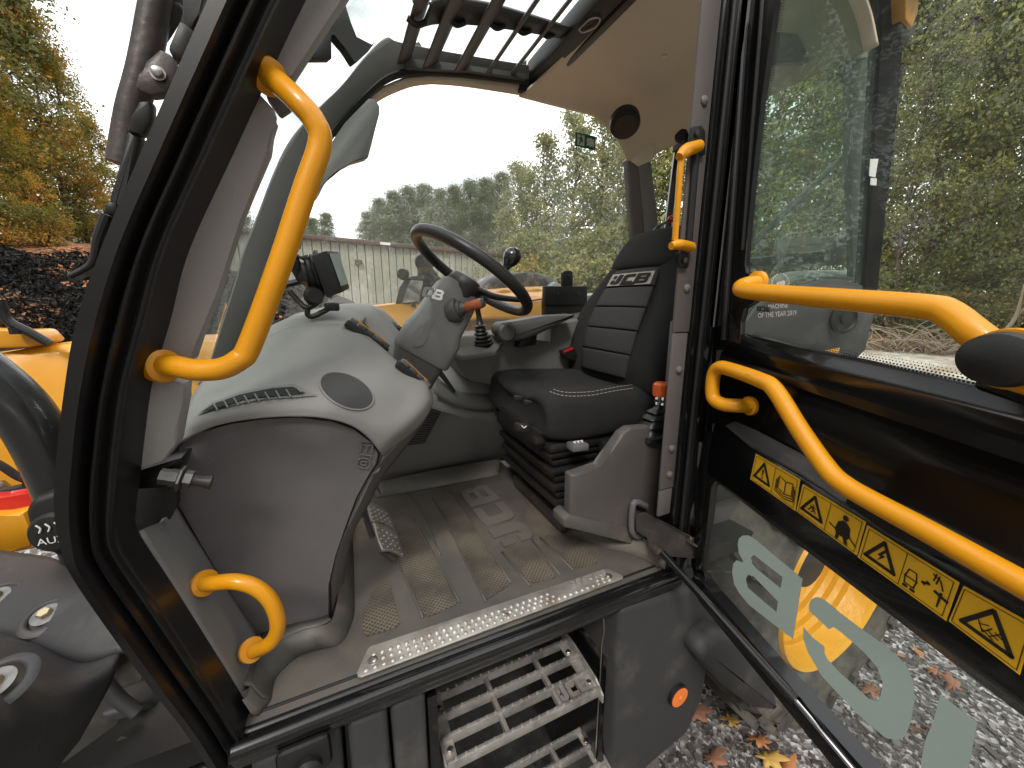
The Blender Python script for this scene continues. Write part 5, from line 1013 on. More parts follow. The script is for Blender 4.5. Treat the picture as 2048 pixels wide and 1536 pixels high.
# decals
Q = [[(1512, 907), (1601, 959), (1591, 1022), (1501, 958)], [(1606, 968), (1733, 1044), (1714, 1111), (1593, 1022)], [(1735, 1050), (1920, 1165), (1893, 1242), (1716, 1114)], [(1928, 1171), (2070, 1250), (2040, 1350), (1898, 1242)]]
def decal(qp, kinds):
    q = [D(x_, y_, .0215) for x_, y_ in qp]; o = MB().prism(q, DN*.0006).build('warning_decal', 'decal_yellow', DR)
    mb = MB(); f = lambda u, v_: bil(q, u, v_)+DN*.0016
    def line(pts, r=.0009):
        for i in range(len(pts)-1):
            a, b_ = f(*pts[i]), f(*pts[i+1]); d = (b_-a).normalized(); s_ = d.cross(DN)*r; mb.add([a+s_-d*r*.7, b_+s_+d*r*.7, b_-s_+d*r*.7, a-s_-d*r*.7], [(0, 1, 2, 3)])
    def poly(pts): mb.add([f(*p)+DN*.0002 for p in pts], [list(range(len(pts)))])
    line([(.04, .06), (.96, .06), (.96, .94), (.04, .94), (.04, .06)], .0005)
    n = len(kinds)
    if n > 1: line([(1/n, .06), (1/n, .94)], .0005)
    for i, kd in enumerate(kinds):
        u0 = i/n; s_ = 1/n; g_ = lambda pts: [(u0+s_*a, b_) for a, b_ in pts]
        if kd in 'abcd':
            line(g_([(.16, .78), (.5, .16), (.86, .78), (.16, .78)]), .0026)
        if kd == 'a': poly(g_([(.46, .38), (.55, .38), (.52, .6), (.48, .6)])); poly(g_([(.48, .64), (.54, .64), (.54, .70), (.48, .70)]))
        if kd == 'b':
            line(g_([(.38, .66), (.5, .48), (.62, .66)]), .001); line(g_([(.42, .5), (.56, .6), (.48, .68)]), .001); line(g_([(.5, .42), (.6, .52)]), .0008)
        if kd == 'c': poly(g_([(.54, .34), (.42, .56), (.50, .56), (.44, .72), (.60, .50), (.52, .50), (.60, .34)]))
        if kd == 'd':
            for a, b_, c, d in ((.35, .5, .45, .7), (.45, .7, .55, .52), (.5, .6, .66, .66), (.38, .58, .5, .5), (.55, .7, .68, .5), (.42, .64, .6, .72), (.6, .55, .7, .6)): line(g_([(a, b_), (c, d)]), .0007)
        if kd == 'k':
            line(g_([(.22, .25), (.5, .32), (.78, .25), (.78, .65), (.5, .72), (.22, .65), (.22, .25)])); line(g_([(.5, .32), (.5, .72)])); line(g_([(.17, .32), (.17, .72), (.5, .80), (.83, .72), (.83, .32)])); line(g_([(.12, .4), (.12, .78), (.5, .87), (.88, .78), (.88, .4)]))
        if kd == 'p':
            c_ = (.5, .22); poly(g_([(c_[0]+.09*math.cos(t_*.628), c_[1]+.085*math.sin(t_*.628)) for t_ in range(10)]))
            poly(g_([(.44, .32), (.56, .32), (.68, .42), (.72, .66), (.28, .66), (.32, .42)])); poly(g_([(.28, .69), (.72, .69), (.66, .78), (.34, .78)])); poly(g_([(.34, .78), (.44, .78), (.42, .92), (.34, .92)])); poly(g_([(.54, .78), (.66, .78), (.72, .92), (.62, .92)])); line(g_([(.1, .62), (.28, .67), (.72, .67), (.92, .80)]), .0012)
        if kd == 'v':
            line(g_([(.08, .6), (.12, .4), (.28, .4), (.32, .6), (.3, .78), (.1, .78), (.08, .6)])); line(g_([(.06, .6), (.34, .6)])); line(g_([(.1, .85), (.16, .85)]), .002); line(g_([(.26, .85), (.32, .85)]), .002)
            line(g_([(.42, .5), (.54, .44)]), .0018); line(g_([(.46, .46), (.42, .5), (.47, .54)])); line(g_([(.5, .41), (.54, .44), (.5, .48)])); line(g_([(.56, .16), (.72, .22), (.8, .4)])); line(g_([(.62, .12), (.6, .3)])); line(g_([(.68, .14), (.66, .34)])); poly(g_([(.76, .46), (.82, .46), (.80, .84), (.77, .84)])); line(g_([(.68, .52), (.92, .58)]), .002)
    mb.build('decal_symbol', 'decal_black', o)
decal(Q[0], 'ak'); decal(Q[1], 'bp'); decal(Q[2], 'cv'); decal(Q[3], 'd')
# rails
def railpts(l): return [D(a, b_, c) for a, b_, c in l]
mb = MB(); mb.tube(railpts([(1520, 566, .008), (1496, 569, .035), (1482, 576, .052), (1505, 583, .056), (1700, 600, .056), (1850, 614, .056), (1895, 626, .056), (1945, 664, .056), (1990, 698, .050), (2060, 745, .03)]), .016, 18, 6)
mb.rev(D(1513, 566, .01), DN, [(.024, -.006), (.024, .004), (.018, .008)], 24); ra = mb.build('door_rail', 'yellow_paint', DR)
kn = D(2003, 719, .075); mb = MB(); mb.rev(kn, DN, [(.020, -.03), (.032, -.015), (.035, .0), (.032, .010), (.020, .016), (.0005, .018)], 36, sq=(1.0, .84)); mb.build('rail_end_cap', 'black_plastic', ra)
mb = MB(); mb.rev(kn-DN*.004, DN, [(.02, -.03), (.035, -.022), (.038, -.010), (.0365, -.004)], 36, sq=(1.02, .87)); mb.tube([D(2030, 735, .05), D(2120, 760, .04)], .024, 14, 1); mb.build('rail_collar', 'yellow_paint', ra)
mb = MB(); mb.tube(railpts([(1496, 812, .0), (1472, 811, .03), (1444, 808, .045), (1426, 793, .05), (1427, 752, .05), (1438, 736, .05), (1458, 738, .05), (1520, 760, .052), (1550, 780, .055), (1600, 860, .058), (1655, 938, .058), (1690, 970, .056), (1740, 1000, .054), (1860, 1065, .052), (2048, 1170, .050), (2300, 1310, .05)]), .0150, 18, 6)
mb.rev(D(1493, 812, .0), DN, [(.021, -.012), (.021, -.004), (.016, .0)], 24); mb.build('door_rail', 'yellow_paint', DR)
# gas strut holding the door
s0 = P(1325, 1106, y=.64); s1 = D(1590, 1400, .03); s2 = D(1780, 1625, .02)
so = MB().tube([s0, s1], .0095, 14, 1).build('gas_strut', 'black_gloss', DR); MB().tube([s1, s2], .0045, 10, 1).build('strut_rod', 'chrome', so); MB().rev(s1-(s1-s0).normalized()*.004, s1-s0, [(.0105, -.01), (.0105, .004)], 14).build('strut_seal', 'seal_rubber', so)
# things seen low through the lower glass
MB().tube([P(1438, 1000, y=.86), P(1432, 1045, y=.86)], [.012, .02], 12, 1).build('green_filler', 'green_lamp', US)
mb = MB(); mb.box((1.02, .86, .78), (.2, .1, .4), bev=.03); mb.tube([(1.0, .80, 1.0), (1.05, .80, .75), (1.15, .82, .6)], .03, 12, 4); mb.box((1.5, .98, 1.15), (1.3, .5, .12), bev=.03); mb.build('rear_chassis', 'black_plastic', US)
# roof skin outside
mb = MB(); mb.add([(.86, .62, 2.62), (1.6, .62, 2.6), (1.6, 1.62, 2.6), (.86, 1.62, 2.62)], [(0, 1, 2, 3)]); mb.build('roof_skin', 'black_paint', LN, solid=.02)
# tread plate on the sill
tp = [P(x_, y_, z=1.006) for x_, y_ in ((714, 1348), (736, 1300), (742, 1295), (1209, 1140), (1217, 1141), (1243, 1152), (1246, 1157), (1244, 1160), (724, 1357), (716, 1356))]
to = MB().prism(tp, (0, 0, .004), .001).build('tread_plate', 'aluminium', FR)
mb = MB(); qa, qb, qc, qd = P(745, 1304, z=1.0105), P(1212, 1145, z=1.0105), P(1236, 1156, z=1.0105), P(722, 1349, z=1.0105)
for i in range(36):
    for j in range(3):
        u = (i+.5*(j % 2)+.35)/36.6; v_ = .14+.36*j; p = bil([qa, qb, qc, qd], u, v_)
        if 25 < i < 33 and j < 2: continue
        mb.rev(p, (0, 0, 1), [(.0052, -.001), (.0048, .0012), (.003, .0026), (.0005, .003)], 10)
mb.build('grip_stud', 'aluminium', to)
l0_, l1_, l2_, l3_ = P(1141, 1163, z=1.0105), P(1208, 1140, z=1.0105), P(1213, 1152, z=1.0105), P(1146, 1176, z=1.0105)
mb = MB(); logo(mb, lambda u, v_: bil([l0_, l1_, l2_, l3_], u, 1-v_), (0, 0, .002)); mb.build('plate_lettering', 'step_metal', to)
mb = MB()
for px, py in ((745, 1320), (1011, 1227), (1217, 1152)): mb.rev(P(px, py, z=1.0105), (0, 0, 1), [(.010, -.001), (.010, .001), (.006, .0005), (.005, .002), (.002, .001)], 16)
mb.each('plate_screw', 'steel', to)

# ================================================================== FLOOR MAT (lies loose in the cab)
FM = empty('floor_mat', (.3, 1.1, 1.0), 'dirty brown-grey rubber floor mat with raised lettering and grip patches on the cab floor', 'floor mat')
mp_ = [Vector((x_, y_, 1.0)) for x_, y_ in ((-.235, .672), (.78, .672), (.78, .80), (.60, .945), (.645, 1.52), (.62, 1.545), (-.1, 1.55), (-.25, 1.3), (-.25, .8))]
MB().prism(mp_, (0, 0, -.006), .001).build('mat_base', 'mat_rubber', FM)
mb = MB()                                               # raised rims
def lip(base, top, zt, zb=1.001, th=.004, n=5):
    b_ = catmull([P(x_, y_, z=zb) for x_, y_ in base], n); t_ = catmull([P(x_, y_, z=zt) for x_, y_ in top], n)
    m_ = [p.lerp(q_, .5)+Vector((0, 0, -.012)) for p, q_ in zip(b_, t_)]; mb.rings([b_, m_, t_], False, False)
lip([(702, 1040), (706, 1110), (708, 1190), (706, 1235), (682, 1285), (640, 1298), (597, 1312), (566, 1338), (548, 1362), (540, 1400)], [(690, 1040), (684, 1110), (676, 1190), (664, 1240), (640, 1252), (600, 1262), (556, 1285), (528, 1304), (512, 1325), (500, 1372)], 1.045)
mb.rings([catmull([P(x_, y_, z=1.045) for x_, y_ in l_], 5) for l_ in ([(664, 1240), (640, 1252), (600, 1262), (556, 1285), (528, 1304), (512, 1325), (500, 1372)], [(655, 1232), (630, 1240), (590, 1248), (540, 1262), (515, 1280), (495, 1310), (478, 1370)])], False, False)
lip([(540, 1400), (530, 1415), (515, 1432)], [(500, 1372), (492, 1395), (484, 1400)], 1.045)
lip([(752, 996), (850, 978), (935, 962), (998, 950)], [(745, 966), (850, 944), (935, 928), (1000, 918)], 1.045)
lip([(1130, 1068), (1200, 1092), (1260, 1108), (1330, 1140)], [(1142, 1036), (1205, 1052), (1268, 1068), (1335, 1100)], 1.05)
mb.each('mat_rim', 'mat_rubber', FM, smooth=180, solid=.004)
def mz(pts, z=1.0025): return [P(x_, y_, z=z) for x_, y_ in pts]
patches = [[(724, 1262), (726, 1235), (742, 1190), (758, 1172), (778, 1164), (800, 1248), (790, 1258), (735, 1274)],
           [(846, 1230), (818, 1170), (790, 1120), (762, 1050), (792, 1030), (840, 1060), (870, 1120), (914, 1205), (910, 1212), (856, 1236)],
           [(968, 1200), (935, 1130), (900, 1055), (872, 1000), (905, 985), (950, 1060), (985, 1115), (1018, 1165), (1016, 1174), (975, 1200)],
           [(1008, 1102), (1020, 1092), (1056, 1083), (1112, 1152), (1108, 1158), (1066, 1168), (1058, 1166)],
           [(1086, 1080), (1092, 1072), (1100, 1071), (1166, 1090), (1196, 1125), (1190, 1130), (1155, 1138), (1148, 1136)],
           [(800, 1048), (792, 1040), (806, 1030), (822, 1036), (818, 1044)]]
for pt_ in patches[:5]: MB().prism(mz(pt_, .999), (0, 0, .0032)).build('grip_patch', 'grip_patch', FM)
mb = MB()                                               # raised ribs
for l_ in ([(846, 1236), (818, 1172), (760, 1045)], [(920, 1205), (872, 1118), (826, 1036)], [(880, 1110), (850, 1040), (815, 985)], [(972, 1204), (930, 1120), (866, 995)], [(1022, 1166), (955, 1062), (890, 975)], [(1004, 1104), (1060, 1172)], [(1064, 1080), (1120, 1150)], [(1080, 1075), (1146, 1140)]):
    mb.tube(mz(l_, 1.001), .0034, 6, 3)
mb.build('mat_rib', 'mat_rubber', FM, smooth=180)
# raised lettering: reads from the right
q0, q1, q2, q3 = mz([(1003, 1098), (918, 985), (972, 970), (1072, 1074)], 1.001)
mb = MB(); fL = lambda u, v_: bil([q0, q1, q2, q3], u, 1-v_)
logo(mb, lambda u, v_: q0.lerp(q1, u).lerp(q3.lerp(q2, u), 1-v_), (0, 0, .005)); mb.build('mat_lettering', 'mat_logo', FM)

# ================================================================== YARD, TREES, BUILDING
def gdir(px): d = ray(px, 603); return Vector((d.x, d.y, 0)).normalized()
def G(px, dist, z=0.): p = gdir(px)*dist; return Vector((p.x, p.y, z))
def zat(px, py, dist): d = ray(px, py); return EYE.z+d.z*dist/math.hypot(d.x, d.y)
def gmat(name, cols, scale, rough=.9, bump=.6, bd=.02, c2=None, s2=.35, rng=(.45, .6)):
    m = bpy.data.materials.new(name); m.use_nodes = True; t = m.node_tree; b = t.nodes['Principled BSDF']; b.inputs['Roughness'].default_value = rough
    tcn = N(t, 'ShaderNodeTexCoord'); vo = N(t, 'ShaderNodeTexVoronoi'); vo.inputs['Scale'].default_value = scale; t.links.new(tcn.outputs['Object'], vo.inputs[0])
    sep = N(t, 'ShaderNodeSeparateColor'); t.links.new(vo.outputs['Color'], sep.inputs[0]); cr = N(t, 'ShaderNodeValToRGB'); e = cr.color_ramp.elements
    while len(e) < len(cols): e.new(.5)
    for i, (p_, c) in enumerate(cols): e[i].position = p_; e[i].color = (*c, 1)
    t.links.new(sep.outputs[0], cr.inputs[0]); last = cr.outputs[0]
    if c2:
        nn = N(t, 'ShaderNodeTexNoise'); nn.inputs['Scale'].default_value = s2; nn.inputs['Detail'].default_value = 8; t.links.new(tcn.outputs['Object'], nn.inputs[0])
        rr = N(t, 'ShaderNodeMapRange'); rr.inputs[1].default_value = rng[0]; rr.inputs[2].default_value = rng[1]; t.links.new(nn.outputs[0], rr.inputs[0])
        x = N(t, 'ShaderNodeMix', data_type='RGBA'); t.links.new(last, x.inputs[6]); x.inputs[7].default_value = (*c2, 1); t.links.new(rr.outputs[0], x.inputs[0]); last = x.outputs[2]
    t.links.new(last, b.inputs['Base Color']); bp = N(t, 'ShaderNodeBump'); bp.inputs['Strength'].default_value = bump; bp.inputs['Distance'].default_value = bd
    t.links.new(vo.outputs['Distance'], bp.inputs['Height']); t.links.new(bp.outputs[0], b.inputs['Normal']); M[name] = m; return m
gmat('gravel', [(0, (.05, .045, .045)), (.5, (.13, .12, .115)), (.75, (.28, .27, .26)), (1, (.5, .48, .46))], 60, c2=(.30, .26, .21), s2=.25, rng=(.5, .7))
gmat('road', [(0, (.34, .30, .25)), (.6, (.5, .46, .40)), (1, (.62, .59, .54))], 14, c2=(.30, .22, .16), s2=.6, rng=(.5, .66))
gmat('leafy_soil', [(0, (.12, .06, .035)), (.4, (.26, .13, .07)), (.75, (.40, .21, .11)), (1, (.3, .22, .16))], 9, bump=1, bd=.05)
mb = MB(); mb.add([(-400, -400, 0), (400, -400, 0), (400, 400, 0), (-400, 400, 0)], [(0, 1, 2, 3)]); tag(mb.build('ground', 'gravel'), kind='structure')
mb = MB(); a = [G(px, d, .004) for px, d in ((1400, 26), (1700, 20.5), (1900, 19.5), (2048, 19), (2400, 19))]; b_ = [G(px, d, .004) for px, d in ((1400, 7), (1700, 5), (1900, 4.5), (2048, 4.5), (2400, 4.5))]
mb.rings([catmull(a, 6), catmull(b_, 6)], False, False); tag(mb.build('road', 'road'), kind='structure')
# leafy verge under the right-hand trees
mb = MB(); a = [G(px, d, .008) for px, d in ((1300, 27), (1700, 20.6), (1900, 19.4), (2048, 19), (2500, 19))]; m_ = [G(px, d, .35) for px, d in ((1300, 29), (1700, 22.6), (1900, 21.5), (2048, 21), (2500, 21))]; b_ = [G(px, d, 1.1) for px, d in ((1300, 50), (1700, 40), (1900, 38), (2048, 38), (2500, 38))]
mb.patch([a, m_, b_], 8, 8); vg = mb.build('verge', 'leafy_soil', smooth=180); tag(vg, kind='structure')
# bank at the left
def bank(px, dist):
    h = max(0, min(1, (dist-8)/5)); h = h*h*(3-2*h); return 2.95*h+.25*noise.noise(Vector((px*.01, dist*.5, 0)))+(dist-13)*.10*(dist > 13)
mb = MB(); rows = []
for px in range(-700, 461, 40): rows.append([G(px, d, max(-.02, bank(px, d)*(1 if px < 330 else max(0, (460-px)/130)))) for d in (7.5, 8.5, 9.5, 10.5, 11.5, 12.5, 13.5, 15, 18, 24, 34)])
mb.rings(rows, False, False); tag(mb.build('bank', 'leafy_soil', smooth=180), kind='structure')
# mulch heap
mb = MB(); c0 = G(10, 8.6); u = gdir(30); v_ = Vector((-u.y, u.x, 0)); rows = []
for i in range(70):
    r_ = []
    for j in range(50):
        a = (i/69-.5)*2; b_ = (j/49-.5)*2; p = c0+v_*a*5.6+u*b_*3.4; h = max(0, 1-abs(a)**3.2)*max(0, 1-b_*b_)
        n_ = noise.fractal(Vector((p.x*1.3, p.y*1.3, 0)), .9, 2.1, 5)*.16+noise.noise(Vector((p.x*9, p.y*9, 3)))*.045
        r_.append(Vector((p.x, p.y, -.05+2.42*h**.5+n_*(h > 0))))
    rows.append(r_)
mb.rings(rows, False, False); hp = mb.build('mulch_heap', 'mulch', smooth=180); tag(hp, 'big black heap of bark mulch sprinkled with orange fallen leaves', 'mulch heap')
bpy.context.view_layer.update()
def tree_of(o): bm = bmesh.new(); bm.from_mesh(o.data); bm.transform(Matrix.Translation(o.location)); t_ = BVHTree.FromBMesh(bm); bm.free(); return t_
HT, VT = tree_of(hp), tree_of(bpy.data.objects['bank'])
def leafquad(mb, p, n, s, curl=.3):
    n = n.normalized(); a = n.cross(Vector((random.random()-.5, random.random()-.5, random.random()-.5))).normalized(); b_ = n.cross(a)
    mb.add([p-a*s*.5, p-b_*s*.32+n*s*curl*.3, p+a*s*.5+n*s*curl*.2, p+b_*s*.32+n*s*curl*.3], [(0, 1, 2, 3)])
mb = MB()
for k in range(9000):
    px = random.uniform(-80, 300) if k < 5200 else random.uniform(-700, 620); py = random.uniform(455, 690); d = ray(px, py).normalized()
    h = HT.ray_cast(EYE, d); g = VT.ray_cast(EYE, d); heap = h[0] is not None and (g[0] is None or h[3] < g[3]); hh = h if heap else g
    if hh[0] is None: continue
    if heap and (noise.noise(hh[0]*1.1) < .05 or random.random() < .72): continue
    leafquad(mb, hh[0]+Vector((0, 0, .015)), hh[1]+Vector((random.uniform(-.4, .4), random.uniform(-.4, .4), .3)), random.uniform(.05, .11))
tag(mb.build('leaf_litter', 'litter', smooth=180), kind='stuff')
mb = MB()                                               # bark chunks on the heap
for k in range(22000):
    px = random.uniform(-60, 260) if k < 9000 else random.uniform(-800, 640); py = random.uniform(470, 690); d = ray(px, py).normalized(); h = HT.ray_cast(EYE, d)
    if h[0] is None: continue
    s_ = random.uniform(.02, .07); r_ = Matrix.Rotation(random.uniform(0, 6.3), 3, Vector((random.random()-.5, random.random()-.5, random.random()-.5)).normalized())
    q_ = [h[0]+r_ @ Vector(c_) for c_ in ((-s_, 0, 0), (0, s_*.3, 0), (s_, 0, 0), (0, -s_*.3, .3*s_))]; mb.add(q_, [(0, 1, 2), (0, 2, 3), (0, 3, 1), (1, 3, 2)])
tag(mb.build('bark_chips', 'mulch', smooth=0), kind='stuff')
# stones and chips near the machine
stone = mat('stones', (.2, .19, .18), .8); t = stone.node_tree; g_ = N(t, 'ShaderNodeNewGeometry'); cr = N(t, 'ShaderNodeValToRGB'); e = cr.color_ramp.elements; e.new(.55); e.new(.82)
for i, (p_, c) in enumerate(((0, (.035, .03, .03)), (.5, (.10, .09, .088)), (.8, (.145, .132, .127)), (1, (.30, .28, .27)))): e[i].position = p_; e[i].color = (*c, 1)
t.links.new(g_.outputs['Random Per Island'], cr.inputs[0]); t.links.new(cr.outputs[0], t.nodes['Principled BSDF'].inputs['Base Color'])
mb = MB()
for k in range(24000):
    if k < 21000: x_, y_ = random.uniform(.7, 4.6), random.uniform(-1.0, 1.6)
    else: x_, y_ = random.uniform(-1.0, .0), random.uniform(.5, 1.9)
    s_ = random.uniform(.004, .012)*(1 if random.random() < .94 else 1.9); r_ = Matrix.Rotation(random.uniform(0, 6.3), 3, 'Z') @ Matrix.Rotation(random.uniform(-.5, .5), 3, 'X'); lx = random.uniform(.6, 1.8)
    vs = [Vector((random.uniform(.6, 1)*sx*s_*lx, random.uniform(.6, 1)*sy*s_*.7, random.uniform(.5, 1)*sz*s_*.45)) for sx in (-1, 1) for sy in (-1, 1) for sz in (-1, 1)]
    mb.add([r_ @ q_+Vector((x_, y_, s_*.3)) for q_ in vs], [(0, 1, 3, 2), (4, 6, 7, 5), (0, 4, 5, 1), (2, 3, 7, 6), (0, 2, 6, 4), (1, 5, 7, 3)])
tag(mb.build('gravel_stones', 'stones', smooth=0), kind='stuff')
# oak leaves lying near the machine
def oak(size):
    mb = MB(); o = []
    for k in range(28):
        t_ = 2*math.pi*k/28; r_ = size*(.42+.16*math.cos(t_*7)+.12*math.cos(t_)); o.append(Vector((r_*math.cos(t_)*1.25, r_*math.sin(t_)*.8, .006+.012*math.sin(t_*2+1)+.01*math.cos(t_))))
    c_ = Vector((0, 0, .004)); mb.add([c_]+o, [(0, i+1, (i+1) % 28+1) for i in range(28)]); mb.tube([Vector((size*.5, 0, .006)), Vector((size*.95, .01, .012))], .0015, 4, 1); return mb
mat('leaf_rust', (.38, .15, .05), .6, var=.25, vscale=14); mat('leaf_brown', (.26, .12, .07), .65, var=.25, vscale=14); mat('leaf_ochre', (.5, .30, .07), .6, var=.25, vscale=14)
lp_ = [oak(.075).build('fallen_leaf', m_, smooth=180, solid=.0008) for m_ in ('leaf_rust', 'leaf_brown', 'leaf_ochre')]
spots = [(1515, 1488, 0, 'rust orange oak leaf on the gravel left of the chrome strut rod'), (1432, 1522, 1, 'reddish brown oak leaf at the bottom edge right of the tank cover'), (1545, 1525, 2, 'yellow ochre oak leaf on the gravel at the bottom edge'), (1456, 1447, 2, 'dull yellow oak leaf between the tank cover and the black strut'), (1396, 1432, 1, 'small reddish brown oak leaf touching the tank cover corner'), (1578, 1545, 0, 'orange oak leaf right of the yellow ochre leaf at the bottom edge'),
    (255, 1345, 0, 'orange brown oak leaf in the gap beside the front mudguard'), (262, 1325, 1, 'dark red brown oak leaf in the gap beside the front mudguard'), (1880, 1480, 1, 'brown oak leaf seen through the lower door glass between the big letters'), (1735, 1388, 1, 'tan brown oak leaf inside the big frosted letter C'), (1870, 1350, 0, 'orange oak leaf seen through the lower door glass near the last warning decal'), (1905, 1372, 1, 'brown oak leaf just right of the big frosted letter C'), (350, 1530, 0, 'orange oak leaf under the foot of the front pillar')]
first = [True]*3
for px, py, k, lb_ in spots:
    o = lp_[k]
    if not first[k]: o = lp_[k].copy(); COL.objects.link(o)
    first[k] = False; p = P(px, py, z=.02); o.location = p; o.rotation_euler = (random.uniform(-.2, .2), random.uniform(-.2, .2), random.uniform(0, 6.3)); s_ = random.uniform(.8, 1.2); o.scale = (s_, s_, s_); tag(o, lb_, 'leaf', 'fallen oak leaves on the gravel')
mb = MB()
for k in range(1500):
    a = random.uniform(1350, 2300); p = G(a, random.uniform(18.5, 24)); leafquad(mb, Vector((p.x, p.y, .05+max(0, (p.length-19.5)*.14))), Vector((random.uniform(-.4, .4), random.uniform(-.4, .4), 1)), random.uniform(.09, .18))
for k in range(160):
    x_, y_ = random.uniform(.9, 7), random.uniform(-2, 3); leafquad(mb, Vector((x_, y_, .02)), Vector((random.uniform(-.4, .4), random.uniform(-.4, .4), 1)), random.uniform(.04, .08))
tag(mb.build('leaf_litter', 'litter', smooth=180), kind='stuff')

# ---- trees
def crown_mesh(kind, W, H, base, nleaf, lsize, seed):
    rnd = random.Random(seed); mb = MB(); cl = []
    n = int(nleaf/46)
    for k in range(n):
        f = rnd.random(); 
        if kind == 'pine': f = f**.9; rad = W*(1-f)**.55*(.78+.5*noise.noise(Vector((seed, f*7, 0))))+.05*W
        elif kind == 'bush': rad = W*math.sqrt(max(0, 1-f*f))
        else: rad = W*(.55+.45*math.sin(math.pi*min(1, f*1.12+.12)))*(1 if f < .8 else (1-f)/.2*.8+.2)
        a = rnd.uniform(0, 6.283); lump = .78+.55*noise.noise(Vector((math.cos(a)*1.6+seed, math.sin(a)*1.6, f*5)))
        r_ = rad*lump*(rnd.random()**.42); c_ = Vector((r_*math.cos(a), r_*math.sin(a), base+(H-base)*f))
        if noise.noise(c_*(.42 if W > 2 else .8)+Vector((seed, 0, 0))) < (-.55 if kind == 'pine' else -.10): continue
        cl.append(c_)
    cs = lsize*(3.6 if kind != 'pine' else 3.0)
    for c_ in cl:
        s0 = cs*rnd.uniform(.6, 1.35); m_ = rnd.randint(26, 52)
        for q_ in range(m_):
            d = Vector((rnd.gauss(0, 1), rnd.gauss(0, 1), rnd.gauss(0, .62)))*s0*.52; n_ = Vector((rnd.gauss(0, .8), rnd.gauss(0, .8), .7+rnd.gauss(0, .6)))
            s_ = lsize*rnd.uniform(.55, 1.25); n_.normalize(); a = n_.cross(Vector((rnd.random()-.5, rnd.random()-.5, rnd.random()-.5))).normalized(); b_ = n_.cross(a); p = c_+d; k_ = .14 if kind == 'pine' else .36
            L_ = 1.5 if kind == 'pine' else 1
            vs = [mb.bm.verts.new(p-a*s_*.5*L_), mb.bm.verts.new(p-b_*s_*k_), mb.bm.verts.new(p+a*s_*.5*L_), mb.bm.verts.new(p+b_*s_*k_)]; mb.bm.faces.new(vs)
    return mb, cl
def make_tree(name, kind, W, H, base, nleaf, lsize, leaf, seed, tr=.16):
    root = empty(name, (0, 0, 0)); rnd = random.Random(seed*7+1); mb, cl = crown_mesh(kind, W, H, base, nleaf, lsize, seed)
    me_o = mb.build('crown', leaf, root, smooth=180); tk = MB(); lean = Vector((rnd.uniform(-.3, .3), rnd.uniform(-.3, .3), 0)); top = H*(.95 if kind == 'pine' else .8)
    def tp_(h): return lean*(h/H)*1.5+Vector((.10*math.sin(h*.9+seed), .10*math.cos(h*.7+seed), h-.3))
    tk.tube([tp_(top*i/6) for i in range(7)], [tr*(1.15-i/6) if i else tr*1.4 for i in range(7)], 10, 3)
    if kind != 'bush':
        for c_ in rnd.sample(cl, min(len(cl), 46)):
            h = max(base*.7, c_.z-math.hypot(c_.x, c_.y)*.7); a = tp_(min(h, top*.97)); m_ = a.lerp(c_, .5)+Vector((0, 0, .2)); tk.tube([a, m_, c_], [tr*.30, tr*.17, tr*.05], 5, 3)
    else:
        for c_ in rnd.sample(cl, min(len(cl), 20)): tk.tube([Vector((0, 0, 0)), c_*.5+Vector((rnd.uniform(-.2, .2), 0, .1)), c_], [.03, .02, .008], 4, 3)
    tk.build('trunk', 'bark', root, smooth=180); return root
def copy_tree(o, nm=None):
    c = o.copy(); COL.objects.link(c)
    for ch in list(o.children): d = ch.copy(); COL.objects.link(d); d.parent = c
    return c
protos = {}
def proto(key, *a): protos[key] = [make_tree(*a), False]
proto('pine1', 'pine_tree', 'pine', 4.6, 15, 1.5, 34000, .24, 'leaf_pine', 3, .2)
proto('pine2', 'pine_tree', 'pine', 4.2, 15, 1.2, 30000, .24, 'leaf_pine', 11, .2)
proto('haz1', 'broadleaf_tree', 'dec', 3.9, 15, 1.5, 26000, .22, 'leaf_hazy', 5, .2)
proto('haz2', 'broadleaf_tree', 'dec', 3.6, 15, 1.2, 24000, .22, 'leaf_green', 9, .2)
proto('grn1', 'broadleaf_tree', 'dec', 3.7, 15, 1.2, 40000, .165, 'leaf_green', 21, .17)
leafmat('leaf_mixed', [(.06, .08, .03), (.13, .15, .05), (.22, .23, .07), (.36, .30, .06), (.42, .24, .04)])
proto('grn2', 'broadleaf_tree', 'dec', 3.4, 15, 2.2, 32000, .17, 'leaf_mixed', 27, .15)
proto('aut1', 'maple_tree', 'dec', 2.9, 12, 1.0, 34000, .12, 'leaf_autumn', 33, .13)
proto('aut2', 'maple_tree', 'dec', 2.5, 12, .8, 26000, .12, 'leaf_gold', 39, .12)
proto('grn3', 'broadleaf_tree', 'dec', 2.7, 12, 1.6, 30000, .12, 'leaf_green', 45, .12)
proto('bush1', 'shrub', 'bush', 1.9, 2.6, .1, 14000, .10, 'leaf_green', 51, .03)
proto('bush2', 'shrub', 'bush', 1.6, 2.2, .1, 11000, .10, 'leaf_autumn', 57, .03)
HB = {'pine': 15, 'haz': 15, 'grn1': 15, 'grn2': 15, 'grn3': 12, 'aut': 12, 'bush1': 2.6, 'bush2': 2.2}
def place(key, px, top, dist, label, cat, group, z0=0., wf=1.0):
    base = G(px, dist, z0); H = zat(px, top, dist)-z0; H0 = next(v for k, v in HB.items() if key.startswith(k)); s_ = H/H0
    pr = protos[key]; o = pr[0] if not pr[1] else copy_tree(pr[0]); pr[1] = True
    o.location = base; o.rotation_euler = (0, 0, random.uniform(0, 6.3)); o.scale = (s_*wf, s_*wf, s_); tag(o, label, cat, group); return o
gp = 'trees behind the metal building'
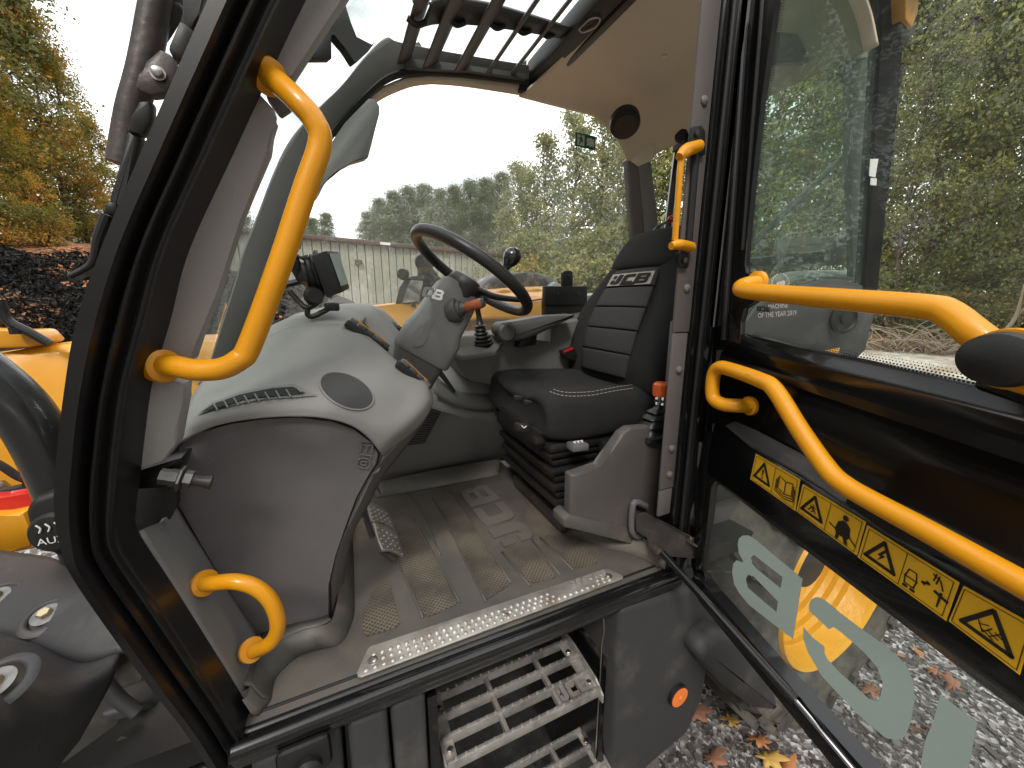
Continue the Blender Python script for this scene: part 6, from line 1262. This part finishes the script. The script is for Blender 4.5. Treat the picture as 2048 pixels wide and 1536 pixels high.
for a in (('pine1', 612, 446, 62, 'small far pine touching the big yellow grab bar above the building roof'), ('pine2', 668, 430, 60, 'rounded far pine just left of the gap in the tree line'), ('pine1', 640, 440, 66, 'faint far pine between the two small pines left of the gap'),
          ('pine2', 500, 400, 46, 'distant pine seen through the windscreen glass above the metal wall'), ('pine1', 455, 425, 44, 'leftmost distant pine seen through the windscreen glass'),
          ('pine1', 748, 428, 54, 'low pine at the left end of the long pine row over the building roof'), ('pine2', 772, 402, 52, 'second pine from the left in the row over the building roof'), ('pine1', 800, 388, 50, 'third pine from the left in the row, above the white plate on the eave'), ('pine2', 828, 378, 50, 'pine directly above the top left curve of the steering wheel'), ('pine1', 858, 374, 48, 'pine over the highest point of the steering wheel rim'),
          ('pine2', 888, 382, 52, 'slightly lower pine right of the highest point of the steering wheel rim'), ('pine1', 916, 376, 48, 'pine above the middle of the steering wheel'), ('pine2', 946, 366, 46, 'tall pine two trees left of the yellowish broadleaf tree'), ('pine1', 975, 362, 44, 'pine touching the yellowish broadleaf tree'), ('pine2', 1005, 350, 42, 'pine half behind the yellowish broadleaf tree'), ('pine1', 870, 420, 40, 'lower pine in front of the row, seen inside the steering wheel')):
    place(a[0], a[1], a[2], a[3], a[4], 'tree', gp)
gp = 'broadleaf trees seen through the side window'
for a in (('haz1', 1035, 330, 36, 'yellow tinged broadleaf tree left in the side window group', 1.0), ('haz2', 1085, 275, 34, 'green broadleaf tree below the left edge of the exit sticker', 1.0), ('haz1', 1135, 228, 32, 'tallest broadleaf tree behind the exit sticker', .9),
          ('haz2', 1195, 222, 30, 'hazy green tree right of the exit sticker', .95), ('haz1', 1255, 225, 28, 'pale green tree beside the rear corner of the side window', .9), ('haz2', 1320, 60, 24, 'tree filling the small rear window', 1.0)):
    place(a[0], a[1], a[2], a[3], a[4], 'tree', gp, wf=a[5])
gp = 'trees along the gravel road'
for a in (('grn1', 1400, -120, 29.4, 'dense green tree furthest left behind the door glass', .9, .3), ('grn2', 1510, -180, 28.0, 'yellow green tree behind the upper door glass', .85, .3), ('grn1', 1620, -260, 26.6, 'green tree behind the middle of the upper door glass', .85, .3), ('grn2', 1730, -200, 25.9, 'loose tree behind the dark cab edge', .75, .3),
          ('grn1', 1840, -330, 25.2, 'big green tree just right of the cab edge', .78, .3), ('grn2', 1935, -260, 23.8, 'yellowing tree behind the end of the upper door rail', .7, .3), ('grn1', 2040, -380, 23.8, 'dense green tree at the right edge of the view', .72, .3), ('grn3', 2150, -200, 21.7, 'slim tree beyond the right edge of the view', .9, .3), ('grn3', 1790, 60, 21.8, 'young tree in front of the woods right of the cab edge', .8, .3), ('grn1', 1580, -80, 35.0, 'background tree behind the yellow green tree', .9, .6), ('grn1', 1890, -150, 36.4, 'background tree behind the big green tree', .9, .6), ('grn2', 2010, -100, 35.0, 'background tree behind the tree at the right edge', .9, .6)):
    place(a[0], a[1], a[2], a[3], a[4], 'tree', gp, a[6], a[5])
gp = 'shrubs at the wood edge'
for a in (('bush1', 1500, 560, 25.5, 'dark green shrub behind the award sticker'), ('bush2', 1600, 555, 24.8, 'rusty shrub behind the rear body of the cab'), ('bush1', 1700, 545, 24.0, 'green shrub behind the filler cap of the cab'), ('bush1', 1800, 540, 22.5, 'green shrub above the brush pile'), ('bush2', 1880, 570, 21.9, 'rusty brown shrub behind the bent part of the door rail'), ('bush1', 1960, 530, 21.9, 'green shrub behind the black rail cap'), ('bush1', 2050, 520, 21.6, 'green shrub at the right edge of the view'),
          ('bush1', 1060, 470, 25, 'round green shrub right of the spinner knob'), ('bush2', 1120, 480, 24, 'reddish shrub above the tablet holder'), ('bush1', 1180, 470, 23, 'green shrub left of the seat back'), ('bush1', 1245, 450, 22, 'green shrub beside the headrest'), ('bush1', 1330, 440, 20, 'green shrub behind the seat')):
    place(a[0], a[1], a[2], a[3], a[4], 'shrub', gp, .1)
gp = 'autumn trees on the bank'
for a in (('grn3', -90, -420, 15, 'tall green tree at the left edge of the view', 1.1), ('aut1', 10, -330, 15.5, 'tall green and yellow maple left of the lamp bracket', 1.05), ('grn3', 95, -210, 17, 'dark green tree rising out of the view beside the white sky gap', 1.0), ('aut1', 165, 20, 16.5, 'orange and green maple nearest the white sky gap', .95), ('aut2', 205, 130, 17.5, 'golden maple beside the black front pillar', .95), ('aut2', -30, 150, 12.5, 'low orange maple in front at the left edge', .8), ('aut2', 110, 250, 14.0, 'small golden maple low on the bank', .9), ('aut1', 250, 250, 19, 'small maple glimpsed between lamp bracket and front pillar', 1.0), ('grn3', 50, 60, 19, 'green tree behind the orange maple on the bank', 1.2), ('aut1', 130, 40, 20, 'far maple behind the dark green tree on the bank', 1.2)):
    place(a[0], a[1], a[2], a[3], a[4], 'tree', gp, 2.85, a[5])
place('bush2', 20, 380, 12.8, 'red orange shrub on the bank above the mulch heap', 'shrub', 'shrubs at the wood edge', 2.8)
place('bush2', 120, 400, 13.2, 'orange shrub on the bank beside the front pillar', 'shrub', 'shrubs at the wood edge', 2.85)
for k_, pr in protos.items(): assert pr[1], k_
for k in range(18):                                     # unseen trees added behind the camera for black surfaces to reflect
    az_ = R(94+k*13.2); d_ = (17 if k < 3 else 13)+(k % 3)*2.5; o = copy_tree(protos[('grn1', 'grn2', 'aut1', 'grn3', 'grn1')[k % 5]][0]); s_ = (1.0, 1.05, 1.25, 1.3, .95)[k % 5]
    o.location = (d_*math.sin(az_), d_*math.cos(az_), 0); o.scale = (s_*1.15, s_*1.15, s_); o.rotation_euler = (0, 0, k*1.7); tag(o, 'unseen tree added behind the photographer to darken reflections', 'tree', 'unseen trees added behind the photographer')
# brush pile
mb = MB()
for k in range(150):
    p = G(random.uniform(1740, 1930), random.uniform(18.6, 20.2), .05); a = random.uniform(0, 6.3); L = random.uniform(.6, 2.2); d = Vector((math.cos(a), math.sin(a), random.uniform(.1, 1.1))).normalized(); q_ = p+d*L*.5+Vector((random.uniform(-.15, .15), random.uniform(-.15, .15), .08))
    mb.tube([p, q_, p+d*L+Vector((random.uniform(-.2, .2), 0, -.15*L))], [.024, .018, .008], 4, 4)
tag(mb.build('brush_pile', 'twig', smooth=180), 'tangle of pale dry twigs at the edge of the gravel road', 'brush pile')
mb = MB(); p = G(2010, 18.5, 0); mb.tube([p, p+Vector((.0, -.1, .7)), p+Vector((.1, -.25, 1.3)), p+Vector((-.1, -.3, 2.2))], [.07, .06, .045, .02], 8, 4); mb.tube([p+Vector((.1, -.25, 1.3)), p+Vector((.4, -.5, 1.9))], [.04, .01], 6, 1); tag(mb.build('sapling_trunk', 'twig', smooth=180), 'thin pale leaning sapling beside the black rail cap', 'sapling')

# ---- metal building
E1 = P(380, 462, z=5.0); E2 = P(595, 472, z=5.0); E3 = P(993, 510, z=5.0); bd_ = (E3-E2).normalized(); E0 = E2-bd_*9; EE = E2+bd_*((E3-E2).length*1.06); nb = Vector((bd_.y, -bd_.x, 0))
if nb.dot(EYE-E2) < 0: nb = -nb
BG = empty('metal_building', (E2.x, E2.y, 0), 'long pale green metal clad building with a brown eave behind the yellow machine', 'building')
L = (EE-E0).length; mb = MB(); prof_ = []
n = int(L/.46); pts = []
for i in range(n):
    p = E0+bd_*(.46*i); pts += [p, p+bd_*.18, p+bd_*.20+nb*.02, p+bd_*.23+nb*.02, p+bd_*.25, p+bd_*.40, p+bd_*.405-nb*.14, p+bd_*.455-nb*.14]
mb.rings([[Vector((p.x, p.y, 0)) for p in pts], [Vector((p.x, p.y, 4.9)) for p in pts]], False, False); 
mb.add([EE, EE-nb*14, Vector((EE.x, EE.y, 0))-nb*14, Vector((EE.x, EE.y, 0))], [(0, 1, 2, 3)])
wl = mb.build('wall', 'siding', BG, smooth=10)
mb = MB(); mb.box((E0+EE)/2+Vector((0, 0, -.0))+nb*.12, (L, .26, .22), Matrix.Rotation(math.atan2(bd_.y, bd_.x), 3, 'Z'), .02); mb.add([E0+nb*.1+Z*.1, EE+nb*.1+Z*.1, EE-nb*12+Z*1.6, E0-nb*12+Z*1.6], [(0, 1, 2, 3)]); mb.build('roof', 'eave_brown', BG)
for px, py in ((788, 508),):
    p = P(px, py, z=3.9); t_ = (p-E2).dot(bd_); q_ = E2+bd_*t_+nb*.1; mb = MB(); mb.box((q_.x, q_.y, 3.9), (.35, .2, .25), Matrix.Rotation(math.atan2(bd_.y, bd_.x), 3, 'Z'), .02); mb.build('wall_lamp', 'eave_brown', BG)
mb = MB(); q_ = E2+bd_*((P(782, 484, z=5.0)-E2).dot(bd_))+nb*.27; mb.box((q_.x, q_.y, 5.0), (.6, .02, .14), Matrix.Rotation(math.atan2(bd_.y, bd_.x), 3, 'Z')); mb.build('white_plate', 'white_mark', BG)
mb = MB(); q0_ = E0+nb*.06; mb.box(((E0+EE)/2+nb*.06).to_tuple()[:2]+(.8,), (L, .1, 1.6), Matrix.Rotation(math.atan2(bd_.y, bd_.x), 3, 'Z')); mb.build('base_wall', mat('blockwork', (.36, .33, .28), .8, var=.1, bump=.4, bscale=8, bdist=.01), BG)
# ---- red pickup in the yard
RP = empty('pickup_truck', tuple(G(668, 10.5)), 'red pickup truck parked behind the display screen, mostly hidden by the dashboard', 'pickup truck')
def rp(x_, y_, z_): u_ = gdir(668); v2 = Vector((u_.y, -u_.x, 0)); p = G(668, 10.5)+v2*x_+u_*y_; return Vector((p.x, p.y, z_))
def rprism(pts, y0, y1, nm, m, par, bev=.03): return MB().prism([rp(a, y0, z_) for a, z_ in pts], rp(0, y1, 0)-rp(0, y0, 0), bev).build(nm, m, par, smooth=40)
bd2 = rprism([(-2.6, .45), (.8, .45), (.95, .7), (.95, 1.15), (.85, 1.30), (-.1, 1.38), (-2.6, 1.3)], -.9, .9, 'body', 'car_red', RP, .06)
rprism([(-1.9, 1.3), (-.05, 1.34), (-.6, 1.86), (-1.75, 1.88)], -.72, .72, 'cabin', 'car_red', RP, .06); rprism([(-.13, 1.38), (-.60, 1.80), (-1.0, 1.82), (-1.0, 1.38)], -.745, -.73, 'side_glass', 'car_glass', RP, 0); 
MB().add([rp(-.07, -.62, 1.40), rp(-.07, .62, 1.40), rp(-.55, .6, 1.82), rp(-.55, -.6, 1.82)], [(0, 1, 2, 3)]).build('windscreen', 'car_glass', RP, solid=.02)
for xw in (-1.9, .25):
    for yw in (-.82, .82): MB().rev(rp(xw, yw, .38), rp(0, -1, 0)-rp(0, 0, 0), [(.12, -.1), (.36, -.1), (.38, 0), (.36, .1), (.22, .11), (.2, .06), (.001, .06)], 24).build('wheel', 'tyre', RP)
mb = MB(); mb.box(rp(.55, -.95, 1.48), (.22, .2, .16), bev=.04); mb.build('wing_mirror', 'car_red', RP)

# ---- parts of the telehandler beyond the far window: bonnet, mirror, hoses
EN = empty('engine_bay', (.6, 2.0, 1.3)); EN.parent = TH; EN.location = Vector((.6, 2.0, 1.3))-WLOC[TH]
def ysolid(pts, y, th, nm, m, bev=.012, par=None): return MB().prism(PY(pts, y), (0, th, 0), bev, 3).build(nm, m, par or EN, smooth=50)
ysolid([(540, 655), (640, 630), (760, 612), (852, 601), (960, 596), (1180, 590), (1300, 596), (1300, 700), (700, 720), (500, 720)], 1.72, .35, 'bonnet', 'yellow_body', .02)
mb = MB(); g = [[P(900, 650, y=1.66), P(960, 640, y=1.66), P(1040, 640, y=1.66), P(1130, 635, y=1.66)], [P(900, 615, y=1.70), P(965, 606, y=1.70), P(1040, 605, y=1.70), P(1130, 600, y=1.70)], [P(905, 590, y=1.85), P(975, 583, y=1.85), P(1035, 578, y=1.85), P(1125, 575, y=1.85)]]
mb.patch(g, 8, 5); mb.build('bonnet', 'yellow_body', EN, smooth=180, solid=.02)
for q_ in ([(978, 606), (985, 586), (1008, 576), (1022, 578), (1036, 590), (1052, 578), (1078, 574), (1092, 580), (1100, 606)],): ysolid(q_, 1.78, .10, 'bonnet_bulge', 'yellow_body', .02)
dm = ysolid([(960, 598), (966, 570), (985, 554), (1010, 545), (1060, 544), (1100, 549), (1122, 562), (1120, 580), (1060, 590)], 1.95, .3, 'air_filter', mat('dirty_black', (.03, .03, .032), .5, dirt=(.3, .28, .24), dscale=14, dpos=(.5, .66)), .03)
ysolid([(1100, 600), (1098, 575), (1112, 562), (1124, 570), (1126, 600)], 1.9, .2, 'filter_cap', 'pale_blue', .01); ysolid([(1176, 590), (1215, 585), (1230, 590), (1228, 612), (1180, 616)], 1.7, .15, 'exhaust_shield', 'pale_blue', .01)
MB().tube(PY([(1050, 604), (1090, 597), (1140, 592)], 1.68), .004, 6, 3).build('hose', 'seal_rubber', EN)
ysolid([(792, 610), (800, 575), (812, 556), (826, 552), (850, 551), (866, 560), (850, 600), (846, 612)], 1.72, .03, 'mirror_back', 'black_plastic', .006)
mb = MB(); mb.prism(PY([(804, 606), (816, 570), (822, 560), (846, 562), (838, 602)], 1.715), (0, -.003, 0)); mb.build('mirror_glass', 'chrome', EN)
mb = MB(); mb.rev(P(806, 548, y=1.72), (-.3, -1, 0), [(.02, .02), (.026, 0), (.022, -.02)], 20); mb.rev(P(849, 523, y=1.8), (-.5, -1, 0), [(.03, .03), (.045, 0), (.03, -.03)], 20); mb.tube(PY([(806, 552), (822, 560), (850, 558)], 1.72), .008, 8, 3); mb.prism(PY([(838, 530), (862, 530), (885, 560), (880, 605), (846, 606), (838, 560)], 1.85), (0, .05, 0), .006); mb.build('mirror_mount', 'black_plastic', EN)
mb = MB(); mb.prism(PY([(821, 612), (828, 603), (833, 614)], 1.715), (0, -.002, 0)); mb.build('warning_mark', 'decal_black', EN)
